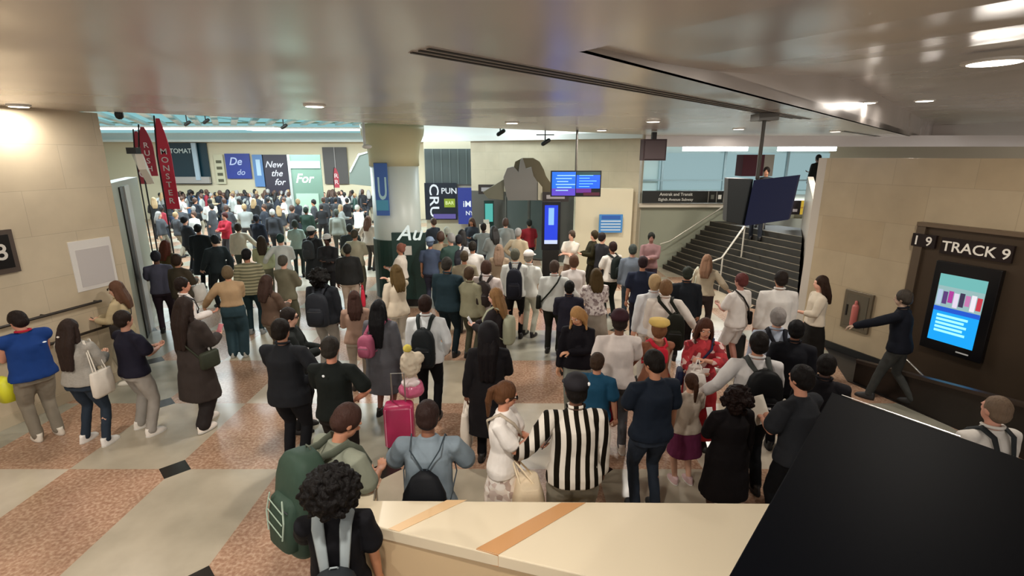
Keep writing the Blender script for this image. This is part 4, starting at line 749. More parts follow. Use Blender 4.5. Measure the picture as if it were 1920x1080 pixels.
BK, BR, DB, BL_, GR = '#15110f', '#3a2418', '#241813', '#a8845a', '#6f6b68'
BKC = '#17181c'; WH = '#e4e1dc'
LT, MD, DK, VD = '#d3a088', '#a8755a', '#6d4632', '#4a2f24'
PHK = dict(name='phone', cat='phone')
# ---------------- foreground
p = P(618, 889, 'person with a big black afro in a black shirt, nearest the camera, holding a phone', 12, 1.66, hair=('afro', '#0e0b0a'), skin='#c08562', top=('tee', '#101014'), bot=('pants', BKC), arms=('phone', 'down'), b=1.0, head=(8, -12))
t, TT, yb = backpack(p, 'dark backpack with wide pale grey straps on the person with the afro', '#24282b', z=.98, strap='#8d9698', w=.3, hh=.4, wide=1.5)
phone(p, 'L', 'phone with a blue and white screen held by the person with the afro', '#3c3c46', '#6c78c8', size=(.078, .16))
p = P(612, 766, 'person in a grey green t-shirt with the large dark green hiking backpack', -38, 1.8, hair=('short', '#3a2620'), skin=MD, top=('tee', '#7f8374'), bot=('pants', '#30302e'), arms=('down', 'front'), b=1.18, lean=8, head=(-20, 25))
t, TT, yb = backpack(p, 'large dark green hiking backpack with pale cords at lower left centre', '#33453a', w=.4, hh=.66, d=.25, z=1.14, strap='#54594d', dx=-.03, wide=1.25)
for s in (-1, 1): MB().tube([TT(Vector((-.03+s*.08, yb-.18, 1.2))), TT(Vector((-.03+s*.11, yb-.182, 1.06))), TT(Vector((-.03+s*.09, yb-.175, .93)))], .006, n=6).obj('cord', mat('#9fb0a0', .5), t)
for k in range(3): MB().tube([TT(Vector((-.03-.09, yb-.184, 1.16-.08*k))), TT(Vector((-.03+.09, yb-.184, 1.12-.08*k)))], .004, n=6).obj('cord', mat('#8fa090', .5), t)
MB().stack([(.92, .035, .035, -.24, yb), (1.12, .035, .035, -.24, yb), (1.15, .02, .02, -.24, yb)], TT, 12, 2).obj('bottle', mat('#b9bcc0', .3), t, smooth=True)
p = P(797, 762, 'person in a grey blue t-shirt leaning on the marble parapet, seen from behind', 0, 1.74, hair=('short', '#2a1c19'), skin='#7a4f3a', top=('tee', '#76838c'), bot=('shorts', '#2a2c33'), arms=('lean', 'lean'), b=1.14, lean=8)
t = worn('drawstring_bag', 'black drawstring bag on the grey blue t-shirt', 'bag', p); T = p['T']; y = -.118*1.14-.02
MB().stack([(.88, .16, .05, 0, y-.045), (.93, .175, .065, 0, y-.05), (1.1, .16, .06, 0, y-.05), (1.22, .1, .045, 0, y-.04), (1.27, .03, .025, 0, y-.03)], T, 22, 2.5).obj('bag_body', mat('#101216', .6, 0, 'cloth'), t, smooth=True)
for s in (-1, 1): MB().tube([T((s*.01, y-.03, 1.26)), T((s*.11, y-.02, 1.42)), T((s*.13, 0, 1.475)), T((s*.15, .12, 1.38)), T((s*.21, .06, 1.15)), T((s*.15, y-.01, .9))], .0055, n=6).obj('cord', mat('#22313a', .6), t)
p = P(1083, 708, 'person in a black and white striped long shirt and a black cap', 4, 1.8, hair=('short', BK), skin=DK, cap=('cap', '#242226', '#e8e8e8'), top=('shirt', m_stripe('striped_cloth', '#141008', '#d9d2c6', 3.9, 'X', .32)), bot=('wide', '#8f8a7c'), arms=('out', 'down'), b=1.22, lean=4)
tote(p, 'L', 'cream tote bag hanging low beside the striped shirt', '#e6d3b4', shoulder=False, off=(.12, -.12), w=.3, d=.22)
p = P(944, 716, 'woman in a white t-shirt and pale skirt wearing sunglasses, holding a phone', -105, 1.66, sex='f', hair=('pony', '#5a3b26'), skin='#c08468', top=('tee', '#efe9e2'), bot=('longskirt', m_blotch('floral_cloth', ['#e4d8cc', '#d4c2b8', '#e9e2da', '#b9a49a'], 22)), shoes='#e6e2da', arms=('front', 'cross'), face='shades', head=(25, 12))
strap_bag(p, 'small bag on a light strap across the white t-shirt', '#b9ab98', 1, .16, .1); phone(p, 'L', 'dark phone in the hand of the woman with sunglasses', '#4a3f3c')
# navy polo
p = P(1232, 658, 'person in a dark navy polo shirt and blue jeans near the front right', 14, 1.76, hair=('short', '#17120f'), skin='#a87458', top=('tee', '#18202c'), bot=('jeans', '#2c3440'), arms=('front', 'down'), b=1.14, legs='stand', head=(20, 15))
p = P(1380, 722, 'person with very large curly hair in a long black dress holding a white phone', 8, 1.5, sex='f', hair=('curly', '#1a0f0c'), skin=VD, top=('coat', '#120e10'), bot=('none', ''), arms=('front', 'down'), b=1.1)
phone(p, 'L', 'white phone held low by the person in the black dress', '#e8e6e2')
p = P(1520, 690, 'person in a dark grey t-shirt partly hidden by the black cabinet, reading a paper', 25, 1.76, hair=('short', '#120e0d'), skin='#b57f66', top=('tee', '#26282c'), bot=('pants', '#0f1013'), arms=('front', 'front'), b=1.16, lean=6)
t = phone(p, 'L', 'sheet of white paper held in front of the dark grey t-shirt', '#efe9da', size=(.2, .26), name='paper_sheet', cat='paper')
p = P(1425, 622, 'person in a white shirt with a large black backpack at right', -8, 1.8, hair=('short', '#17120f'), skin=MD, top=('shirt', '#d3d0ce'), bot=('pants', '#101114'), arms=('out', 'down'), b=1.14, legs='step')
t, TT, yb = backpack(p, 'large black backpack with a small white logo at right', '#0f1012', w=.34, hh=.56, z=1.14, strap='#3b3e3c', dx=.03)
MB().box((0, 0, 0), (.05, .006, .02), M=Matrix.Translation(TT(Vector((.03, yb-.155, 1.1))))).obj('logo', mat('#cfcfcf', .4), t)
p = P(1461, 577, 'grey haired person in a pale blue shirt with a black sling bag', -20, 1.76, hair=('short', '#8a8480'), skin='#c09078', top=('shirt', '#aab4c4'), bot=('pants', '#16171c'), arms=('down', 'front'), b=1.1)
backpack(p, 'black sling pack on the pale blue shirt', '#13141c', w=.28, hh=.44, z=1.15, dx=.04)
p = P(1324, 596, 'woman in a red wrap top facing the camera, hands at her phone', 168, 1.68, sex='f', hair=('loose', '#4a2c20'), skin='#c58e74', top=('blouse', m_blotch('red_print', ['#a8242c', '#b8303a', '#8a1c26', '#d8b8b0'], 16)), bot=('longskirt', '#a82a30'), arms=('over', 'front'), face=True, head=(0, 12))
tote(p, 'L', 'white carrier bag hanging from the arm of the woman in red', '#dcd6ce', hh=.46, w=.36, d=.2); strap_bag(p, 'navy bag held against the red wrap top', '#252b48', -1, .22, .16); phone(p, 'R', 'pale phone held by the woman in red', '#f0e6e2')
p = P(1236, 598, 'person in a yellow beret and a tan top behind the navy polo', 5, 1.66, sex='f', hair=('bob', '#7a5238'), skin='#c08c70', cap=('beret', '#d8b868'), top=('long', '#96654e'), bot=('skirt', '#b0202e'), arms=('out', 'cross'))
tote(p, 'L', 'bright red shopping bag left of the navy polo', '#c01a32', hh=.5, w=.32, d=.16)
backpack(p, 'small scarlet bag on the tan top', '#c8283a', w=.16, hh=.2, d=.08, z=1.32, pocket=False)
p = P(1163, 582, 'person in a plain white t-shirt and grey jeans in the middle', -6, 1.82, hair=('short', '#2a201c'), skin=DK, top=('tee', '#e0d6d0'), bot=('jeans', '#57585c'), shoes='#cfc4b8', arms=('down', 'front'), b=1.06, cap=('cap', '#3a2228'))
p = P(1086, 572, 'blonde woman with a tan scarf and long black top', 170, 1.68, sex='f', hair=('loose', '#b08656'), skin='#d09a78', top=('long', '#16141a'), bot=('pants', '#8b8f86'), arms=('cross', 'down'), face=True, head=(-25, 25))
p = P(1121, 661, 'young person in a teal blue shirt beside the black cap', -25, 1.5, hair=('short', '#3b2c22'), skin='#b58066', top=('tee', '#1d4a66'), bot=('pants', '#55575a'), arms=('down', 'down'))
p = P(1297, 700, 'child in a cream top and plum skirt half hidden behind the navy polo', 10, 1.32, sex='f', hair=('pony', '#3a2418'), skin='#c59880', top=('long', '#d0c2b2'), bot=('skirt', '#6a2c4c'), shoes='#c8a8a8', arms=('down', 'front'))
p = P(916, 606, 'person in a long black hooded coat, seen from behind with a white tote', -5, 1.74, sex='f', hair=('verylong', '#161214'), skin=DK, top=('coat', '#1a181b'), bot=('pants', '#101014'), arms=('carry', 'front'), b=1.04, cap=('hood', '#1a181b'))
tote(p, 'L', 'tall white tote bag carried by the black hooded coat', '#e6ddd0', w=.3, hh=.48, d=.1)
p = P(928, 540, 'woman with light brown hair and a dark brown coat, facing left', 75, 1.7, sex='f', hair=('long', '#8a6844'), skin='#d2a08a', top=('coat', '#2d282a'), bot=('pants', '#1a181b'), arms=('front', 'front'), face=True)
phone(p, 'R', 'white phone held flat by the woman in the dark brown coat', '#dcdcdf'); backpack(p, 'pale green and white cloth bag behind the dark brown coat', '#a5a890', w=.3, hh=.42, z=1.12, pocket=False)
p = P(797, 553, 'person in a crisp white shirt with a black backpack, left of centre', -4, 1.78, hair=('short', '#2a1c18'), skin='#8a5c4c', top=('shirt', '#dbe0e2'), bot=('pants', '#101216'), arms=('down', 'pocket'), b=1.08)
backpack(p, 'black backpack with thin straps on the crisp white shirt', '#1c2124', w=.3, hh=.5, z=1.1, strap='#1f2626')
p = P(710, 562, 'person with long black curls in a grey hooded coat and bare legs', -10, 1.7, sex='f', hair=('verylong', '#141416'), skin='#7a4a3c', top=('coat', '#5b5c62'), bot=('none', ''), shoes='#120d0b', arms=('down', 'down'), b=1.08)
backpack(p, 'small pink backpack at the side of the grey hooded coat', '#a85a74', w=.22, hh=.3, z=1.15, dx=-.12)
p = P(525, 598, 'person in a black suit seen from behind, left of centre', -8, 1.82, hair=('short', '#1a1512'), skin='#a87860', top=('suit', '#1c1e22'), bot=('pants', '#15161a'), arms=('front', 'hip'), b=1.22)
phone(p, 'L', 'silver phone held at the side of the black suit', '#c9c8c4')
p = P(618, 631, 'person in a black t-shirt with long dark trousers behind the green backpack', -4, 1.76, hair=('short', '#2a2622'), skin='#b57a62', top=('tee', '#151a18'), bot=('pants', '#1c1817'), arms=('front', 'hip'), b=1.08)
MB().ell(p['T'](Vector((-.03, -.16, 1.38))), (.014, .006, .014)).obj('badge', mat('#e8eef2', .4), p['t'])
p = P(541, 577, 'dark dressed person with black glasses in profile behind the suit', -75, 1.7, hair=('short', '#231d1b'), skin='#c79c86', top=('jacket', '#1c201f'), bot=('pants', '#17181a'), arms=('front', 'front'), face='glasses')
t = phone(p, 'R', 'white paper held by the dark dressed person with glasses', '#e9e4d8', size=(.2, .14), name='paper_sheet', cat='paper')
p = P(600, 503, 'person in a black jacket with a big black backpack above the suit', -6, 1.78, hair=('curly', '#131211'), skin=VD, top=('jacket', '#22252a'), bot=('pants', '#8f8b84'), shoes='#7a706a', arms=('down', 'down'), b=1.1)
backpack(p, 'big black backpack high in the crowd left of centre', '#25282e', w=.36, hh=.54, z=1.12)
p = P(345, 556, 'woman with long dark hair in an ankle length brown coat and white shoes', -18, 1.82, sex='f', hair=('verylong', '#2b211d'), skin='#c79880', top=('coat', '#37302d'), bot=('wide', '#2a2524'), shoes='#efe6dc', arms=('down', 'front'), legs='step')
phone(p, 'R', 'pink phone held by the woman in the brown coat', '#c87a84'); strap_bag(p, 'olive green shoulder bag on the brown coat', '#33372c', -1, .26, .18)
p = P(340, 520, 'person in a white shirt with a black shoulder strap near the marble corner', -60, 1.74, hair=('short', '#231a16'), skin='#b98068', top=('shirt', '#e6dfda'), bot=('pants', '#15131c'), arms=('down', 'front'))
strap_bag(p, 'black messenger bag with white print on the white shirt near the corner', '#14131a', 1, .3, .22); tote(p, 'L', 'orange pink bag low beside the brown coat', '#c8795a', w=.24, hh=.3)
p = P(425, 498, 'person in a cropped beige jacket and wide teal jeans', 20, 1.7, sex='f', hair=('bob', '#6a5a44'), skin='#c49070', top=('crop', '#b29674'), bot=('wide', '#2f444c'), shoes='#b8b8b0', arms=('out', 'cross'), b=1.1)
p = P(461, 466, 'person in an olive striped jacket with dark teal jeans beside the beige jacket', 15, 1.78, hair=('short', '#1c1a1a'), skin=MD, top=('jacket', m_stripe('olive_stripes', '#6c6a55', '#a09c80', 5, 'Z', .1)), bot=('jeans', '#24393e'), shoes='#8c8f90', arms=('down', 'carry'))
tote(p, 'R', 'hot pink red bag beside the olive striped jacket', '#d8304c', w=.22, hh=.34)
p = P(33, 583, 'person in a royal blue puffer vest with a red collar at far left', 62, 1.72, hair=('short', '#1f1714'), skin='#b5806a', top=('vest', '#1a3a78'), bot=('sweat', '#80786a'), shoes='#d8cfc0', arms=('front', 'front'), b=1.16, head=(20, 18))
MB().ell(p['T'](Vector((.12, -.185, 1.33))), (.022, .008, .01)).obj('logo', mat('#e8f0f8', .4), p['t'])
t = worn('carrier_bag', 'yellow bag at the left picture edge beside the blue vest', 'bag', p); MB().stack([(.55, .08, .13, -.2, .35), (.8, .09, .14, -.2, .35), (.86, .03, .08, -.2, .35)], None, 16, 3).obj('bag_body', mat('#d8d82e', .5), t, smooth=True)
p = P(128, 598, 'woman with long dark hair in a pale grey sweater and jeans', -4, 1.66, sex='f', hair=('verylong', '#2c211d'), skin='#c0957c', top=('sweater', '#9a968e'), bot=('jeans', '#2a3440'), shoes='#e6e2dc', arms=('front', 'front'), b=1.16, legs='wide')
MB().ell(p['H'](Vector((-.045, -.14, 1.55))), (.02, .012, .012)).obj('hair_clip', mat('#d8d4cc', .4), p['t'])
tote(p, 'R', 'white bag beside the pale grey sweater', '#d9d2c6', w=.3, hh=.34, shoulder=True)
p = P(229, 582, 'person in a navy t-shirt and light grey sweatpants at left', -25, 1.68, hair=('short', '#231a16'), skin='#a07460', top=('tee', '#1c1b28'), bot=('sweat', '#9a948c'), shoes='#e4dcd2', arms=('front', 'front'), b=1.16, legs='wide')
p = P(214, 527, 'woman with brown hair in a beige shirt by the marble wall, holding a phone', 110, 1.68, sex='f', hair=('long', '#5c4030'), skin='#d0a088', top=('shirt', '#b5a583'), bot=('pants', '#8a8574'), shoes='#d8d2c6', arms=('front', 'front'), face='shades')
phone(p, 'R', 'black phone held by the woman at the marble wall', '#2a241c'); strap_bag(p, 'dark shoulder bag on the beige shirt', '#2a2421', 1, .2, .2)
# ---------------- middle right
def Q(x, y, label, **k): return P(x, y, label, **k)
p = Q(838, 482, 'large person in a dark teal jacket right of the kiosk', yaw=-20, h=1.84, hair=('short', '#33302c'), skin=MD, top=('jacket', '#22343c'), bot=('pants', '#17242a'), arms=('down', 'front'), b=1.25)
p = Q(886, 452, 'person in a bright white shirt with dark hair, right of the column', yaw=-10, h=1.74, hair=('short', '#2b2722'), skin=MD, top=('shirt', '#e4e0da'), bot=('pants', '#23242a'), arms=('down', 'front'))
p = Q(912, 488, 'person in a white shirt under a dark brown vest, mid crowd', yaw=-15, h=1.78, hair=('bob', '#4a352c'), skin='#c89888', top=('shirt', '#e3d8d4'), bot=('pants', '#2a2422'), arms=('out', 'front'), b=1.05)
backpack(p, 'dark brown backpack on the white shirt, mid crowd', '#2f2826', w=.28, hh=.42)
p = Q(966, 466, 'person in a white shirt with a long navy backpack and black trousers', yaw=-5, h=1.82, hair=('short', '#5a5a4e'), skin=LT, top=('shirt', '#d6dad6'), bot=('slim', '#121214'), arms=('down', 'front'))
backpack(p, 'long navy black backpack in the middle of the crowd', '#20222c', w=.3, hh=.56, z=1.12)
p = Q(992, 470, 'person in a white shirt and white cap behind the navy backpack', yaw=-30, h=1.76, hair=('short', '#8a8478'), skin=LT, cap=('cap', '#e8e2dc'), top=('shirt', '#dfe2dc'), bot=('pants', '#c9cbbb'), arms=('down', 'front'))
p = Q(1040, 488, 'person in a pale grey shirt with a thin black crossbody strap and dark trousers', yaw=-14, h=1.76, hair=('short', '#4a3c34'), skin='#c79080', top=('shirt', '#ced2ce'), bot=('pants', '#23241f'), arms=('down', 'out'), b=1.1)
strap_bag(p, 'black bag hanging from the thin crossbody strap', '#1e211c', 1, .26, .22)
p = Q(1076, 478, 'person with brown hair in a white blouse beside the crossbody strap', yaw=8, h=1.74, sex='f', hair=('bob', '#5a4030'), skin=LT, top=('blouse', '#dcd6d2'), bot=('pants', '#8e8a8a'), arms=('down', 'front'), b=1.1)
p = Q(1068, 526, 'short dark haired person in dark navy in front of the white blouse', yaw=-5, h=1.62, hair=('short', '#151412'), skin=DK, top=('jacket', '#262632'), bot=('pants', '#1d1e26'), arms=('front', 'front'))
p = Q(1118, 503, 'woman in a white and grey patterned blouse with brown hair', yaw=5, h=1.7, sex='f', hair=('loose', '#4c3c22'), skin=LT, top=('blouse', m_blotch('flower_print', ['#d9d0ce', '#a89a98', '#e6e0dc', '#8c7c7c', '#dad2d0'], 26)), bot=('skirt', '#a49c90'), arms=('front', 'front'), b=1.1)
p = Q(1149, 453, 'person in a white t-shirt with a black backpack near the pillar', yaw=25, h=1.74, hair=('short', '#2d1d1a'), skin=MD, top=('tee', '#e2ddd4'), bot=('pants', '#1c2420'), arms=('front', 'down'))
backpack(p, 'black backpack near the cream pillar', '#1d2422', w=.3, hh=.48)
p = Q(1114, 432, 'person with an olive top against the cream pillar', yaw=100, h=1.72, hair=('bob', '#3a3120'), skin=LT, top=('jacket', '#2e2a18'), bot=('pants', '#262116'), arms=('front', 'front'))
p = Q(1130, 436, 'person in a charcoal shirt just right of the olive top', yaw=-60, h=1.74, hair=('short', '#2c2420'), skin=LT, top=('jacket', '#2e2d31'), bot=('pants', '#24242a'), arms=('front', 'down'))
p = Q(1072, 432, 'person in a white t-shirt and tan trousers left of the pillar', yaw=140, h=1.72, hair=('short', '#4a3c32'), skin=LT, top=('tee', '#ddd4c6'), bot=('pants', '#6a5242'), arms=('cross', 'cross'))
p = Q(1222, 436, 'person in a dusty pink top standing by the foot of the stair wall', yaw=170, h=1.74, hair=('short', '#1c1d17'), skin='#8a6256', top=('long', '#8b6c6c'), bot=('pants', '#2c2430'), arms=('cross', 'front'))
p = Q(1187, 458, 'person in a faded blue grey shirt left of the dusty pink top', yaw=-10, h=1.74, hair=('short', '#3d4440'), skin=LT, top=('shirt', '#6c7682'), bot=('pants', '#3a4650'), arms=('down', 'down'))
p = Q(1206, 480, 'person in a dark navy blue t-shirt right of the black backpack', yaw=-8, h=1.76, hair=('short', '#2a1d20'), skin=MD, top=('tee', '#22283a'), bot=('pants', '#1c1e2a'), arms=('down', 'pocket'), b=1.12)
p = Q(1228, 514, 'person with light tan hair in a loose white shirt right of the middle', yaw=8, h=1.8, hair=('bob', '#b59a72'), skin=LT, top=('shirt', '#dfe2e4'), bot=('pants', '#cfc8c0'), arms=('down', 'front'), b=1.05)
p = Q(1250, 524, 'person with darker blond hair in a cream white shirt, next to the black bag', yaw=-15, h=1.76, hair=('bob', '#7a5c40'), skin=LT, top=('shirt', '#e8e0d6'), bot=('pants', '#c8c2b8'), arms=('down', 'out'), b=1.12)
backpack(p, 'tall black bag on the back of the cream white shirt', '#1e2019', w=.28, hh=.54, z=1.02, dx=.16)
p = Q(1290, 500, 'person in a black jacket with an orange bag by the stair', yaw=-10, h=1.72, hair=('short', '#2c3028'), skin=MD, top=('jacket', '#1c2026'), bot=('pants', '#1f1c1c'), arms=('down', 'down'))
tote(p, 'L', 'orange red bag beside the black jacket by the stair', '#d0503a', w=.2, hh=.36)
p = Q(1327, 477, 'woman with light brown hair in a beige blouse on the lowest stair', yaw=-30, h=1.7, sex='f', hair=('long', '#8a6a54'), skin=LT, top=('blouse', '#b9ad96'), bot=('pants', '#3a3232'), arms=('front', 'out'), b=1.0)
tote(p, 'L', 'round white bag on the arm of the woman in the beige blouse', '#dde2d2', w=.26, hh=.24, d=.24, shoulder=True)
p = Q(1391, 512, 'person in a white t-shirt and white shorts by the steel handrail', yaw=30, h=1.74, hair=('short', '#5a2e2c'), skin='#b07c6c', top=('tee', '#dcd6d0'), bot=('shorts', '#d6d0cc'), shoes='#a8a29c', arms=('front', 'down'))
strap_bag(p, 'black sling bag worn with the white shorts', '#1d1a19', -1, .2, .2)
t = thing('suitcase', 'small black suitcase standing by the white shorts', 'suitcase', G(1372, 680)); MB().stack([(.05, .15, .1), (.08, .17, .115), (.52, .17, .115), (.55, .15, .1)], None, 20, 5).obj('shell', mat('#101312', .35), t, smooth=True); MB().tube([(-.08, 0, .54), (-.08, 0, .9), (.08, 0, .9), (.08, 0, .54)], .01, n=6).obj('handle', METAL, t); [MB().ell((x, y, .025), (.02, .02, .025)).obj('wheel', DARK, t) for x in (-.12, .12) for y in (-.07, .07)]
p = Q(1466, 508, 'broad person in a plain white shirt at the foot of the stair', yaw=-5, h=1.84, hair=('short', '#241d19'), skin=MD, top=('shirt', '#d6d2cc'), bot=('pants', '#8c8580'), arms=('down', 'down'), b=1.25)
p = Q(1541, 517, 'woman with dark hair in a cream blouse and black skirt at the right wall', yaw=80, h=1.7, sex='f', hair=('long', '#2e1f16'), skin=LT, top=('blouse', '#cdc0ac'), bot=('longskirt', '#1a1714'), arms=('front', 'down'))
p = Q(1708, 545, 'person in a dark navy jacket and grey trousers before the track gate', yaw=40, h=1.72, hair=('short', '#3a342e'), skin='#a58a76', top=('jacket', '#10131c'), bot=('pants', '#3b3c3a'), arms=('point', 'down'), lean=6, legs='walk')
p = Q(1874, 742, 'balding person in a white shirt with a dark strap at the right edge', yaw=5, h=1.72, hair=('buzz', '#6c5a4a'), skin='#b8836e', top=('shirt', '#cfcac2'), bot=('pants', '#2a2a2c'), arms=('down', 'down'), b=1.1)
backpack(p, 'dark backpack on the balding person', '#25282a', w=.3, hh=.42, z=1.1)
p = Q(1553, 664, 'person in dim black clothes just behind the black cabinet', yaw=-30, h=1.66, hair=('short', '#15110f'), skin=VD, top=('jacket', '#17161a'), bot=('pants', '#121214'), arms=('down', 'front'))
p = Q(1495, 600, 'person in a black jacket between the sling pack and the right wall', yaw=-20, h=1.7, hair=('short', '#100e0e'), skin=DK, top=('jacket', '#14151b'), bot=('pants', '#121318'), arms=('down', 'down'))
p = Q(992, 411, 'person in a red top in front of the glass doors', yaw=20, h=1.7, hair=('short', '#262a26'), skin=MD, top=('tee', '#8c2a34'), bot=('pants', '#2e2c34'), arms=('front', 'down'))
# pink suitcase and bundle
t = thing('suitcase', 'bright pink suitcase standing upright left of the grey blue t-shirt', 'suitcase', G(752, 838), .1); MB().stack([(.05, .16, .1), (.08, .18, .12), (.56, .18, .12), (.6, .16, .1)], None, 22, 6).obj('shell', mat('#b83060', .35), t, smooth=True)
for x in (-.15, .15): MB().tube([(x, -.105, .08), (x, -.105, .57)], .008, n=6).obj('edge_trim_or_glint', mat('#e8a0b8', .4), t)
MB().tube([(-.08, .06, .58), (-.08, .06, .98), (.08, .06, .98), (.08, .06, .58)], .01, n=6).obj('handle', METAL, t); [MB().ell((x, y, .025), (.02, .02, .025)).obj('wheel', DARK, t) for x in (-.13, .13) for y in (-.07, .07)]
g = G(772, 740, .62); t = thing('toy_bag', 'glossy pink and white bag resting on the pink suitcase', 'bag', (g.x, g.y, .6)); mb = MB(); mb.ell((0, 0, .1), (.17, .12, .12)); mb.ell((.02, 0, .16), (.13, .1, .09)); blob(mb, 'bag_body', mat('#d06a8e', .2), t, .015, noise=.03, nsize=.06); mb = MB(); mb.ell((.0, -.02, .2), (.13, .1, .06)); blob(mb, 'wrap', mat('#efe0e2', .3), t, .015, noise=.03, nsize=.06)
t = thing('plush_bundle', 'bundle of cream and yellow soft toys above the pink bag', 'soft toys', (g.x, g.y+.02, .85)); mb = MB(); mb.ell((0, 0, .18), (.14, .11, .18)); mb.ell((.1, 0, .26), (.08, .08, .08)); blob(mb, 'body', mat('#cfc3ae', .8, 0, 'cloth'), t, .015, noise=.04, nsize=.06); mb = MB(); mb.ell((-.02, -.02, .4), (.06, .05, .05)); blob(mb, 'yellow_tuft', mat('#d8c860', .8, 0, 'cloth'), t, .012, noise=.02, nsize=.05)
